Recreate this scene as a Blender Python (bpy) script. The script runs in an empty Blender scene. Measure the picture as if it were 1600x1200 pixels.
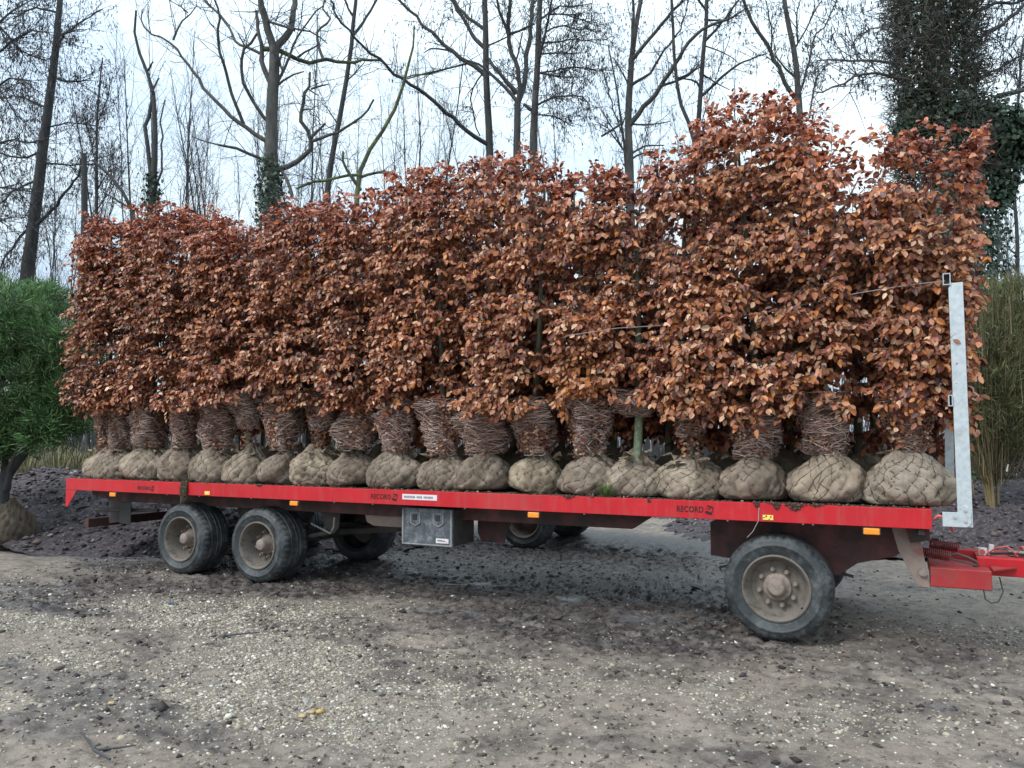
import bpy, bmesh, math, random
import numpy as np
from mathutils import Vector, Matrix, Euler

S = bpy.context.scene
COL = S.collection
R = math.radians

# ------------------------------------------------------------------ camera
cd = bpy.data.cameras.new('camera')
cd.sensor_width = 36.0
cd.lens = 27.0
cd.clip_start = 0.05
cd.clip_end = 2000
cam = bpy.data.objects.new('camera', cd)
COL.objects.link(cam)
cam.location = (-0.231, -7.104, 1.767)
cam.rotation_euler = (R(90 + 4.0956), 0, R(26.5598))
S.camera = cam

# ------------------------------------------------------------------ sky, sun, exposure
S.view_settings.view_transform = 'Standard'
S.view_settings.look = 'None'
S.view_settings.exposure = 0.58
S.view_settings.gamma = 1.0
S.view_settings.use_curve_mapping = False
SUN_EL, SUN_AZ = R(48), R(205)          # direction the light comes from, azimuth from +Y clockwise
wd = bpy.data.worlds.new('World')
S.world = wd
wd.use_nodes = True
nt = wd.node_tree
bg = nt.nodes['Background']
bg.inputs['Strength'].default_value = 0.12
sky = nt.nodes.new('ShaderNodeTexSky')
sky.sky_type = 'NISHITA'
sky.sun_disc = False
sky.sun_elevation = SUN_EL
sky.sun_rotation = SUN_AZ
sky.dust_density = 3.0
tc = nt.nodes.new('ShaderNodeTexCoord')
mp = nt.nodes.new('ShaderNodeMapping')
mp.inputs['Scale'].default_value = (1.0, 1.0, 2.2)
nz = nt.nodes.new('ShaderNodeTexNoise')
nz.inputs['Scale'].default_value = 2.3
nz.inputs['Detail'].default_value = 6
nz.inputs['Roughness'].default_value = 0.55
cr = nt.nodes.new('ShaderNodeValToRGB')
cr.color_ramp.elements[0].position = 0.36
cr.color_ramp.elements[0].color = (4.3, 5.4, 6.5, 1)
cr.color_ramp.elements[1].position = 0.66
cr.color_ramp.elements[1].color = (6.3, 7.3, 7.6, 1)
mx = nt.nodes.new('ShaderNodeMix')
mx.data_type = 'RGBA'
mx.inputs[0].default_value = 0.93
nt.links.new(tc.outputs['Generated'], mp.inputs['Vector'])
nt.links.new(mp.outputs['Vector'], nz.inputs['Vector'])
nt.links.new(nz.outputs['Fac'], cr.inputs['Fac'])
# overcast sky: brighter towards the zenith, (1 + 2 sin h) / 1.5
sx = nt.nodes.new('ShaderNodeSeparateXYZ')
nt.links.new(tc.outputs['Generated'], sx.inputs['Vector'])
cl = nt.nodes.new('ShaderNodeClamp')
nt.links.new(sx.outputs['Z'], cl.inputs['Value'])
ma = nt.nodes.new('ShaderNodeMath'); ma.operation = 'MULTIPLY_ADD'
ma.inputs[1].default_value = 2 / 1.5; ma.inputs[2].default_value = 1 / 1.5
nt.links.new(cl.outputs['Result'], ma.inputs[0])
mm = nt.nodes.new('ShaderNodeVectorMath'); mm.operation = 'SCALE'
nt.links.new(cr.outputs['Color'], mm.inputs[0]); nt.links.new(ma.outputs['Value'], mm.inputs['Scale'])
nt.links.new(sky.outputs['Color'], mx.inputs[6])
nt.links.new(mm.outputs['Vector'], mx.inputs[7])
nt.links.new(mx.outputs[2], bg.inputs['Color'])

sd = bpy.data.lights.new('sun', 'SUN')
sd.energy = 1.5
sd.angle = R(22)
sd.color = (1.0, 0.96, 0.90)
sun = bpy.data.objects.new('sun', sd)
COL.objects.link(sun)
dv = Vector((math.sin(SUN_AZ) * math.cos(SUN_EL), math.cos(SUN_AZ) * math.cos(SUN_EL), math.sin(SUN_EL)))
sun.rotation_euler = dv.to_track_quat('Z', 'Y').to_euler()

# ------------------------------------------------------------------ helpers
def rng(seed):
    return np.random.default_rng(seed)

def hash2(ix, iy, seed):
    h = (ix.astype(np.int64) * 374761393 + iy.astype(np.int64) * 668265263 + seed * 982451653) & 0xffffffff
    h = ((h ^ (h >> 13)) * 1274126177) & 0xffffffff
    h = h ^ (h >> 16)
    return (h & 0xffff) / 65535.0

def vnoise(x, y, seed=0):
    x = np.asarray(x, float); y = np.asarray(y, float)
    x, y = np.broadcast_arrays(x, y)
    ix = np.floor(x); iy = np.floor(y)
    fx = x - ix; fy = y - iy
    fx = fx * fx * (3 - 2 * fx); fy = fy * fy * (3 - 2 * fy)
    a = hash2(ix, iy, seed); b = hash2(ix + 1, iy, seed)
    c = hash2(ix, iy + 1, seed); d = hash2(ix + 1, iy + 1, seed)
    return a + (b - a) * fx + (c - a) * fy + (a - b - c + d) * fx * fy     # 0..1

def fbm(x, y, seed=0, octv=4, gain=0.5):
    s = 0; a = 1; t = 0
    for o in range(octv):
        s = s + a * vnoise(np.asarray(x) * 2 ** o, np.asarray(y) * 2 ** o, seed + o * 17)
        t += a; a *= gain
    return s / t

def smooth(e0, e1, x):
    t = np.clip((x - e0) / (e1 - e0), 0, 1)
    return t * t * (3 - 2 * t)

def link(name, me, parent=None, loc=None):
    o = bpy.data.objects.new(name, me)
    COL.objects.link(o)
    if parent is not None:
        o.parent = parent
    if loc is not None:
        o.location = loc
    return o

def empty(name, loc=(0, 0, 0), label=None, cat=None, group=None, parent=None):
    o = bpy.data.objects.new(name, None)
    o.empty_display_size = 0.2
    COL.objects.link(o)
    o.location = loc
    if parent is not None:
        o.parent = parent
    tag(o, label, cat, group)
    return o

def tag(o, label=None, cat=None, group=None, kind=None):
    if label: o['label'] = label
    if cat: o['category'] = cat
    if group: o['group'] = group
    if kind: o['kind'] = kind
    return o

def np_mesh(name, V, F, mat=None, smoothsh=False, tint=None):
    """V (n,3); F (m,k) index array with the same k for every face; tint (n,3) point colours"""
    me = bpy.data.meshes.new(name)
    V = np.ascontiguousarray(V, np.float32); F = np.ascontiguousarray(F, np.int32)
    n, k = F.shape
    me.vertices.add(len(V)); me.vertices.foreach_set('co', V.ravel())
    me.loops.add(n * k); me.loops.foreach_set('vertex_index', F.ravel())
    me.polygons.add(n)
    me.polygons.foreach_set('loop_start', np.arange(0, n * k, k, dtype=np.int32))
    if smoothsh:
        me.polygons.foreach_set('use_smooth', np.ones(n, bool))
    me.update(calc_edges=True)
    if tint is not None:
        at = me.color_attributes.new('tint', 'FLOAT_COLOR', 'POINT')
        c = np.ones((len(V), 4), np.float32); c[:, :3] = tint
        at.data.foreach_set('color', c.ravel())
    if mat: me.materials.append(mat)
    return me

def frame_of(d):
    """unit vectors perpendicular to each row of d"""
    d = d / np.maximum(np.linalg.norm(d, axis=1, keepdims=True), 1e-9)
    ref = np.where(np.abs(d[:, 2:3]) < 0.9, np.array([[0, 0, 1.0]]), np.array([[1.0, 0, 0]]))
    u = np.cross(d, ref); u /= np.maximum(np.linalg.norm(u, axis=1, keepdims=True), 1e-9)
    return d, u, np.cross(d, u)

def segs_mesh(name, A, B, ra, rb, mat, sides=3, tint=None):
    A = np.asarray(A, float); B = np.asarray(B, float)
    ra = np.asarray(ra, float); rb = np.asarray(rb, float)
    d, u, w = frame_of(B - A)
    n = len(A)
    ang = np.arange(sides) * 2 * math.pi / sides
    ring = np.cos(ang)[None, :, None] * u[:, None, :] + np.sin(ang)[None, :, None] * w[:, None, :]
    V = np.concatenate([A[:, None, :] + ring * ra[:, None, None], B[:, None, :] + ring * rb[:, None, None]], 1)
    base = (np.arange(n) * 2 * sides)[:, None]
    k = np.arange(sides); k2 = (k + 1) % sides
    F = np.stack([base + k, base + k2, base + sides + k2, base + sides + k], -1).reshape(-1, 4)
    t = None if tint is None else np.repeat(np.asarray(tint), 2 * sides, axis=0)
    return np_mesh(name, V.reshape(-1, 3), F, mat, False, t)

class MB:
    """collects boxes, tubes, lathes and prisms into one mesh"""
    def __init__(self):
        self.v = []; self.f = []
    def add(self, vs, fs):
        o = len(self.v)
        self.v += [tuple(map(float, p)) for p in vs]
        self.f += [tuple(int(i) + o for i in f) for f in fs]
        return self
    def box(self, x0, x1, y0, y1, z0, z1):
        v = [(x, y, z) for x in (x0, x1) for y in (y0, y1) for z in (z0, z1)]
        return self.add(v, [(0, 1, 3, 2), (4, 6, 7, 5), (0, 4, 5, 1), (2, 3, 7, 6), (0, 2, 6, 4), (1, 5, 7, 3)])
    def prism(self, poly, axis, a, b):
        """poly of 2-D points in the plane across axis; extruded from a to b"""
        def p3(p, t):
            return {'x': (t, p[0], p[1]), 'y': (p[0], t, p[1]), 'z': (p[0], p[1], t)}[axis]
        n = len(poly)
        v = [p3(p, a) for p in poly] + [p3(p, b) for p in poly]
        f = [tuple(range(n)), tuple(range(2 * n - 1, n - 1, -1))]
        f += [(i, i + n, (i + 1) % n + n, (i + 1) % n) for i in range(n)]
        return self.add(v, f)
    def tube(self, pts, rad, sides=8, cap=True):
        pts = np.asarray(pts, float)
        if np.isscalar(rad): rad = [rad] * len(pts)
        t = np.gradient(pts, axis=0)
        t /= np.maximum(np.linalg.norm(t, axis=1, keepdims=True), 1e-9)
        ref = np.array([0, 0, 1.0]) if abs(t[0][2]) < .9 else np.array([1.0, 0, 0])
        u = np.cross(t[0], ref); u /= np.linalg.norm(u)
        vs = []
        for i in range(len(pts)):
            u = u - t[i] * np.dot(u, t[i]); u /= max(np.linalg.norm(u), 1e-9)
            w = np.cross(t[i], u)
            for k in range(sides):
                a = 2 * math.pi * k / sides
                vs.append(pts[i] + rad[i] * (math.cos(a) * u + math.sin(a) * w))
        fs = []
        for i in range(len(pts) - 1):
            for k in range(sides):
                k2 = (k + 1) % sides
                fs.append((i * sides + k, i * sides + k2, (i + 1) * sides + k2, (i + 1) * sides + k))
        if cap:
            fs.append(tuple(range(sides - 1, -1, -1)))
            fs.append(tuple((len(pts) - 1) * sides + k for k in range(sides)))
        return self.add(vs, fs)
    def lathe_y(self, prof, c=(0, 0, 0), n=48, rfun=None):
        """profile of (y, r) spun about the y axis through c"""
        vs = []
        for j, (y, r) in enumerate(prof):
            for k in range(n):
                a = 2 * math.pi * k / n
                rr = r if rfun is None else rfun(a, j, r)
                vs.append((c[0] + rr * math.cos(a), c[1] + y, c[2] + rr * math.sin(a)))
        fs = []
        for j in range(len(prof) - 1):
            for k in range(n):
                k2 = (k + 1) % n
                fs.append((j * n + k, j * n + k2, (j + 1) * n + k2, (j + 1) * n + k))
        return self.add(vs, fs)
    def mesh(self, name, mat, smooth_angle=None, bevel=0, seg=1):
        me = bpy.data.meshes.new(name)
        me.from_pydata(self.v, [], self.f)
        bm = bmesh.new(); bm.from_mesh(me)
        bmesh.ops.recalc_face_normals(bm, faces=bm.faces)
        if bevel:
            es = [e for e in bm.edges if len(e.link_faces) == 2 and e.calc_face_angle(0) > R(30)]
            bmesh.ops.bevel(bm, geom=es, offset=bevel, segments=seg, affect='EDGES', profile=0.5, clamp_overlap=True)
        if smooth_angle:
            for f in bm.faces: f.smooth = True
            for e in bm.edges:
                if len(e.link_faces) == 2 and e.calc_face_angle(0) > R(smooth_angle): e.smooth = False
        bm.to_mesh(me); bm.free()
        if mat: me.materials.append(mat)
        return me
    def obj(self, name, mat, parent=None, loc=None, **k):
        return link(name, self.mesh(name, mat, **k), parent, loc)

# ------------------------------------------------------------------ materials
def new_mat(name):
    m = bpy.data.materials.new(name); m.use_nodes = True
    t = m.node_tree
    return m, t, t.nodes['Principled BSDF']

def noise_node(t, scale, detail=6, rough=0.6, coord='Object', stretch=None):
    c = t.nodes.new('ShaderNodeTexCoord')
    n = t.nodes.new('ShaderNodeTexNoise')
    n.inputs['Scale'].default_value = scale
    n.inputs['Detail'].default_value = detail
    n.inputs['Roughness'].default_value = rough
    src = c.outputs[coord]
    if stretch:
        m = t.nodes.new('ShaderNodeMapping'); m.inputs['Scale'].default_value = stretch
        t.links.new(src, m.inputs['Vector']); src = m.outputs['Vector']
    t.links.new(src, n.inputs['Vector'])
    return n

def ramp(t, src, stops):
    r = t.nodes.new('ShaderNodeValToRGB')
    el = r.color_ramp.elements
    while len(el) < len(stops): el.new(0.5)
    for e, (p, c) in zip(el, stops):
        e.position = p; e.color = (c[0], c[1], c[2], 1) if not np.isscalar(c) else (c, c, c, 1)
    t.links.new(src, r.inputs['Fac'])
    return r

def mixc(t, fac, a, b, blend='MIX'):
    m = t.nodes.new('ShaderNodeMix'); m.data_type = 'RGBA'; m.blend_type = blend
    for v, i in ((fac, 0), (a, 6), (b, 7)):
        if hasattr(v, 'links') or hasattr(v, 'is_linked'): t.links.new(v, m.inputs[i])
        elif i == 0: m.inputs[0].default_value = v
        else: m.inputs[i].default_value = (v[0], v[1], v[2], 1)
    return m.outputs[2]

def bump(t, b, src, strength, dist=0.01):
    n = t.nodes.new('ShaderNodeBump')
    n.inputs['Strength'].default_value = strength
    n.inputs['Distance'].default_value = dist
    t.links.new(src, n.inputs['Height'])
    t.links.new(n.outputs['Normal'], b.inputs['Normal'])

def simple(name, stops, scale=8, rough=0.7, metal=0.0, bmp=0.0, bdist=0.01, stretch=None, detail=6, spec=0.5, dirt=None, rough2=None):
    """noise ramp of colours, optional dirt layer (colour, scale, low, high)"""
    m, t, b = new_mat(name)
    n = noise_node(t, scale, detail, stretch=stretch)
    c = ramp(t, n.outputs['Fac'], stops).outputs['Color']
    if dirt:
        dc, ds, lo, hi = dirt
        n2 = noise_node(t, ds, 8, 0.65)
        c = mixc(t, ramp(t, n2.outputs['Fac'], [(lo, 0.0), (hi, 1.0)]).outputs['Color'], c, dc)
        rr = ramp(t, n2.outputs['Fac'], [(lo, rough), (hi, min(1, rough + .4))]).outputs['Color']
        t.links.new(rr, b.inputs['Roughness'])
    else:
        b.inputs['Roughness'].default_value = rough
        if rough2 is not None:
            n3 = noise_node(t, scale * .6, 5)
            t.links.new(ramp(t, n3.outputs['Fac'], [(.35, rough2), (.65, rough)]).outputs['Color'], b.inputs['Roughness'])
    t.links.new(c, b.inputs['Base Color'])
    b.inputs['Metallic'].default_value = metal
    b.inputs['Specular IOR Level'].default_value = spec
    if bmp: bump(t, b, n.outputs['Fac'], bmp, bdist)
    return m

def tinted(name, rough=0.6, trans=0.0, spec=0.5, var=0.35, scale=60, gain=(1, 1, 1), bmp=0.0):
    """base colour from the per-piece tint of the mesh, with fine noise"""
    m, t, b = new_mat(name)
    a = t.nodes.new('ShaderNodeVertexColor'); a.layer_name = 'tint'
    n = noise_node(t, scale, 3)
    k = ramp(t, n.outputs['Fac'], [(.3, (1 - var) ), (.7, 1.0)]).outputs['Color']
    c = mixc(t, 1.0, a.outputs['Color'], k, 'MULTIPLY')
    if gain != (1, 1, 1): c = mixc(t, 1.0, c, gain, 'MULTIPLY')
    t.links.new(c, b.inputs['Base Color'])
    b.inputs['Roughness'].default_value = rough
    b.inputs['Specular IOR Level'].default_value = spec
    if bmp: bump(t, b, n.outputs['Fac'], bmp, 0.004)
    if trans:
        tr = t.nodes.new('ShaderNodeBsdfTranslucent')
        t.links.new(c, tr.inputs['Color'])
        ms = t.nodes.new('ShaderNodeMixShader'); ms.inputs['Fac'].default_value = trans
        out = t.nodes['Material Output']
        t.links.new(b.outputs['BSDF'], ms.inputs[1]); t.links.new(tr.outputs['BSDF'], ms.inputs[2])
        t.links.new(ms.outputs['Shader'], out.inputs['Surface'])
    return m

MUD = (0.085, 0.066, 0.052)
M = {}
M['leaf'] = tinted('beech_leaf', 0.42, 0.18, 0.5, 0.25, 90)
M['bundle'] = tinted('bound_twig', 0.75, 0, 0.3, 0.35, 80)
M['burlap'] = None
M['pebble'] = tinted('pebble_stone', 0.6, 0, 0.4, 0.3, 120)
M['clod'] = tinted('soil_clod', 0.75, 0, 0.4, 0.4, 90)
M['needle'] = tinted('needle_green', 0.55, 0.15, 0.4, 0.3, 30)
M['ivy'] = tinted('ivy_leaf', 0.4, 0.08, 0.5, 0.3, 30)
M['stalk'] = tinted('dry_stalk', 0.7, 0.1, 0.3, 0.3, 40)
M['bark'] = simple('beech_bark', [(.3, (.07, .075, .05)), (.55, (.13, .14, .10)), (.75, (.24, .24, .20))], 30, .8, bmp=.4, stretch=(1, 1, .3))
M['greenbark'] = simple('algae_bark', [(.3, (.10, .14, .085)), (.5, (.20, .25, .16)), (.75, (.36, .38, .30))], 45, .8, bmp=.4, stretch=(1, 1, .5))
M['treebark'] = simple('woodland_bark', [(.3, (.045, .045, .042)), (.6, (.095, .092, .085)), (.8, (.15, .15, .13))], 9, .9, bmp=.5, bdist=.03, stretch=(1, 1, .25))
M['darkbark'] = simple('dark_bark', [(.3, (.025, .026, .028)), (.7, (.06, .06, .058))], 9, .9, bmp=.5, bdist=.03, stretch=(1, 1, .25))
M['mossbark'] = simple('mossy_bark', [(.35, (.05, .05, .04)), (.5, (.09, .10, .05)), (.65, (.13, .17, .05))], 5, .95, bmp=.5, bdist=.03)
M['twig'] = simple('bare_twig', [(.3, (.040, .042, .052)), (.7, (.085, .080, .085))], 2, .9)  # bluish: haze of the wood painted into the twig colour
M['red'] = None
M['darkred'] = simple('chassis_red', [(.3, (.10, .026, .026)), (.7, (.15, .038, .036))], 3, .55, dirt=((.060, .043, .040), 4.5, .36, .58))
M['redold'] = simple('drawbar_red', [(.3, (.33, .022, .025)), (.7, (.42, .035, .035))], 4, .45, dirt=((.13, .085, .07), 5, .48, .72))
M['galv'] = simple('galvanised_steel', [(.3, (.42, .47, .50)), (.5, (.52, .57, .60)), (.7, (.60, .65, .68))], 22, .5, metal=.35, dirt=((.30, .28, .25), 7, .58, .85))
M['rubber'] = None
M['rim'] = simple('dusty_rim', [(.3, (.12, .102, .086)), (.55, (.175, .152, .130)), (.75, (.29, .26, .23))], 9, .8, bmp=.2, dirt=((.085, .066, .055), 9, .48, .64))
M['hub'] = simple('rusty_hub', [(.3, (.17, .128, .108)), (.7, (.31, .255, .22))], 25, .7, bmp=.2)
M['metal'] = simple('dirty_chassis_steel', [(.3, (.045, .04, .04)), (.7, (.10, .085, .078))], 6, .75, bmp=.15)
M['tan'] = simple('dusty_bracket', [(.3, (.20, .155, .135)), (.7, (.30, .225, .195))], 6, .8, dirt=((.25, .08, .065), 4, .55, .75))
M['plastic'] = None
M['orange'] = simple('amber_lens', [(.3, (.85, .25, .02)), (.7, (.95, .36, .04))], 60, .25)
M['yellow'] = simple('yellow_reflector', [(.3, (.80, .60, .10)), (.7, (.90, .74, .22))], 90, .35)
M['ink'] = simple('dark_red_print', [(.3, (.012, .003, .005)), (.7, (.026, .006, .008))], 60, .6)
M['inkfaint'] = simple('grey_print', [(.3, (.25, .22, .26)), (.7, (.12, .10, .14))], 200, .6)
M['white'] = simple('white_sticker', [(.3, (.66, .60, .62)), (.7, (.76, .72, .73))], 60, .5)
M['black'] = simple('black_rubber', [(.3, (.012, .012, .013)), (.7, (.03, .03, .03))], 20, .6)
M['cord'] = simple('tie_cord', [(.3, (.20, .18, .17)), (.7, (.32, .30, .28))], 20, .6)
M['dustplastic'] = simple('dusty_plastic', [(.3, (.16, .17, .18)), (.7, (.30, .30, .29))], 20, .7)
M['wire'] = simple('tie_wire', [(.3, (.30, .28, .26)), (.7, (.45, .43, .40))], 20, .5)
M['net'] = simple('netting_wire', [(.3, (.065, .052, .042)), (.7, (.11, .09, .075))], 20, .8)
M['redpipe'] = simple('red_hose', [(.3, (.50, .09, .08)), (.7, (.58, .14, .12))], 20, .4)
M['blue'] = simple('blue_scrap', [(.3, (.05, .16, .42)), (.7, (.25, .38, .60))], 60, .4)
M['deck'] = simple('deck_planks', [(.3, (.05, .04, .035)), (.7, (.11, .09, .075))], 5, .85)
M['spring'] = simple('dark_red_spring', [(.3, (.12, .022, .022)), (.7, (.22, .04, .035))], 20, .5)
M['shrubstem'] = simple('yellow_brown_stem', [(.3, (.17, .125, .06)), (.6, (.26, .20, .10)), (.8, (.19, .17, .09))], 12, .75)

def mk_red():
    m, t, b = new_mat('red_paint')
    n = noise_node(t, 2.2, 8, .6)
    c = ramp(t, n.outputs['Fac'], [(.3, (.46, .014, .022)), (.6, (.54, .019, .028)), (.8, (.56, .045, .048))]).outputs['Color']
    n0 = noise_node(t, .7, 5, .6)
    c = mixc(t, ramp(t, n0.outputs['Fac'], [(.50, 0.0), (.68, .5)]).outputs['Color'], c, (.46, .065, .065))
    # rain streaks and dust with shapes of their own
    n2 = noise_node(t, 5, 8, .7, stretch=(2.5, 1, .35))
    c = mixc(t, ramp(t, n2.outputs['Fac'], [(.50, 0.0), (.74, .55)]).outputs['Color'], c, (.30, .105, .085))
    n3 = noise_node(t, 14, 8, .75)
    c = mixc(t, ramp(t, n3.outputs['Fac'], [(.60, 0.0), (.72, .7)]).outputs['Color'], c, (.14, .085, .07))
    t.links.new(c, b.inputs['Base Color'])
    t.links.new(ramp(t, n2.outputs['Fac'], [(.3, .28), (.8, .62)]).outputs['Color'], b.inputs['Roughness'])
    b.inputs['Specular IOR Level'].default_value = .32
    bump(t, b, n3.outputs['Fac'], .08, .004)
    return m
M['red'] = mk_red()

def mk_rubber():
    m, t, b = new_mat('tyre_rubber')
    n = noise_node(t, 5, 10, .75)
    c = ramp(t, n.outputs['Fac'], [(.34, (.012, .015, .017)), (.5, (.036, .041, .045)), (.64, (.105, .112, .115)), (.8, (.17, .165, .155))]).outputs['Color']
    n2 = noise_node(t, 26, 8, .75)
    c = mixc(t, ramp(t, n2.outputs['Fac'], [(.58, 0.0), (.74, .7)]).outputs['Color'], c, (.15, .14, .13))
    t.links.new(c, b.inputs['Base Color'])
    t.links.new(ramp(t, n.outputs['Fac'], [(.35, .42), (.65, .75)]).outputs['Color'], b.inputs['Roughness'])
    bump(t, b, n2.outputs['Fac'], .35, .006)
    return m
M['rubber'] = mk_rubber()

def mk_plastic():
    m, t, b = new_mat('muddy_black_plastic')
    n = noise_node(t, 8, 10, .8, stretch=(1.15, 1, .9))
    c = ramp(t, n.outputs['Fac'], [(.36, (.03, .036, .044)), (.5, (.085, .096, .112)), (.62, (.21, .225, .24)), (.78, (.36, .36, .35))]).outputs['Color']
    t.links.new(c, b.inputs['Base Color'])
    b.inputs['Roughness'].default_value = .55
    bump(t, b, n.outputs['Fac'], .2, .004)
    return m
M['plastic'] = mk_plastic()

def mk_burlap():
    m, t, b = new_mat('burlap_sacking')
    a = t.nodes.new('ShaderNodeVertexColor'); a.layer_name = 'tint'
    n = noise_node(t, 9, 9, .7)
    k = ramp(t, n.outputs['Fac'], [(.3, (.50, .46, .42)), (.5, (.88, .85, .80)), (.7, (1.18, 1.15, 1.08))]).outputs['Color']
    c = mixc(t, 1.0, a.outputs['Color'], k, 'MULTIPLY')
    n2 = noise_node(t, 30, 6, .7)
    c = mixc(t, ramp(t, n2.outputs['Fac'], [(.62, 0.0), (.75, .75)]).outputs['Color'], c, (.07, .055, .045))
    t.links.new(c, b.inputs['Base Color'])
    b.inputs['Roughness'].default_value = .92
    b.inputs['Specular IOR Level'].default_value = .2
    n3 = noise_node(t, 70, 8, .8)
    bump(t, b, n3.outputs['Fac'], .8, .012)
    return m
M['burlap'] = mk_burlap()

def mk_ground():
    m, t, b = new_mat('yard_gravel_mud')
    z = t.nodes.new('ShaderNodeVertexColor'); z.layer_name = 'tint'
    sp = t.nodes.new('ShaderNodeSeparateColor'); t.links.new(z.outputs['Color'], sp.inputs['Color'])
    mud, gra, pud = sp.outputs[0], sp.outputs[1], sp.outputs[2]
    n1 = noise_node(t, .9, 10, .7)
    n2 = noise_node(t, 9, 10, .72)
    n3 = noise_node(t, 55, 6, .75)
    dry = ramp(t, n1.outputs['Fac'], [(.3, (.172, .137, .110)), (.5, (.258, .210, .172)), (.7, (.325, .272, .228))]).outputs['Color']
    dry = mixc(t, ramp(t, n2.outputs['Fac'], [(.38, .75), (.56, 0.0)]).outputs['Color'], dry, (.085, .066, .052))
    # small grit of the surface itself
    dry = mixc(t, ramp(t, n3.outputs['Fac'], [(.56, 0.0), (.68, .65)]).outputs['Color'], dry, (.33, .31, .275))
    dry = mixc(t, ramp(t, n3.outputs['Fac'], [(.30, .6), (.42, 0.0)]).outputs['Color'], dry, (.055, .045, .038))
    # gravel: voronoi cells, each its own grey
    tcg = t.nodes.new('ShaderNodeTexCoord')
    vo = t.nodes.new('ShaderNodeTexVoronoi'); vo.inputs['Scale'].default_value = 52
    t.links.new(tcg.outputs['Object'], vo.inputs['Vector'])
    vb = t.nodes.new('ShaderNodeSeparateColor'); t.links.new(vo.outputs['Color'], vb.inputs['Color'])
    cell = ramp(t, vb.outputs[0], [(.0, (.10, .09, .075)), (.5, (.24, .225, .185)), (.85, (.36, .34, .28)), (1.0, (.52, .50, .45))]).outputs['Color']
    edge = ramp(t, vo.outputs['Distance'], [(.25, 1.0), (.6, .35)]).outputs['Color']
    cell = mixc(t, 1.0, cell, edge, 'MULTIPLY')
    gm = t.nodes.new('ShaderNodeMath'); gm.operation = 'MULTIPLY'
    gr = ramp(t, n2.outputs['Fac'], [(.38, .1), (.55, 1.0)]).outputs['Color']
    t.links.new(gra, gm.inputs[0]); t.links.new(gr, gm.inputs[1])
    gk = t.nodes.new('ShaderNodeMath'); gk.operation = 'MULTIPLY'; gk.inputs[1].default_value = .6
    t.links.new(gm.outputs[0], gk.inputs[0])
    c = mixc(t, gk.outputs[0], dry, cell)
    mc = ramp(t, n2.outputs['Fac'], [(.34, (.018, .015, .016)), (.5, (.062, .052, .050)), (.64, (.15, .130, .122)), (.78, (.22, .195, .185))]).outputs['Color']
    c = mixc(t, mud, c, mc)
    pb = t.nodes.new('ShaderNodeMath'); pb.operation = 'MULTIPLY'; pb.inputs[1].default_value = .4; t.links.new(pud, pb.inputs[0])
    c = mixc(t, pb.outputs[0], c, (.17, .18, .195))  # pale sky sheen of the puddles put into the colour
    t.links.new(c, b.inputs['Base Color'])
    # roughness: wet mud and puddles are glossy
    w = ramp(t, n2.outputs['Fac'], [(.42, .12), (.62, .52)]).outputs['Color']
    r1 = mixc(t, mud, (.93, .93, .93), w)
    r2 = mixc(t, pud, r1, (.12, .12, .12))
    t.links.new(r2, b.inputs['Roughness'])
    b.inputs['Specular IOR Level'].default_value = .5
    bh = mixc(t, .45, n2.outputs['Fac'], n3.outputs['Fac'])
    pk = t.nodes.new('ShaderNodeMath'); pk.operation = 'MULTIPLY'; pk.inputs[1].default_value = .8; t.links.new(pud, pk.inputs[0])
    bh = mixc(t, pk.outputs[0], bh, (.5, .5, .5))
    bump(t, b, bh, .75, .03)
    return m
M['ground'] = mk_ground()

def mk_soil():
    m, t, b = new_mat('dark_compost')
    n = noise_node(t, 14, 10, .75)
    c = ramp(t, n.outputs['Fac'], [(.34, (.012, .009, .012)), (.5, (.050, .038, .044)), (.62, (.13, .108, .115)), (.74, (.30, .265, .265))]).outputs['Color']
    t.links.new(c, b.inputs['Base Color'])
    b.inputs['Roughness'].default_value = .8
    bump(t, b, n.outputs['Fac'], .9, .05)
    return m
M['soil'] = mk_soil()

# ------------------------------------------------------------------ ground
def axis_steps(segs):
    """piecewise spacing: list of (start, end, step)"""
    out = []
    for a, b, s in segs:
        out += list(np.arange(a, b - 1e-6, s))
    out.append(segs[-1][1])
    return np.array(out)

def grow(a, b, s0, k):
    out = [a]; s = s0; d = 1 if b > a else -1
    while abs(out[-1] - a) < abs(b - a):
        out.append(out[-1] + d * s); s *= k
    return np.array(out[1:])

def blob(x, y, cx, cy, rx, ry, soft=.5):
    d = np.sqrt(((x - cx) / rx) ** 2 + ((y - cy) / ry) ** 2)
    return 1 - smooth(1 - soft, 1 + soft, d)

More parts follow.
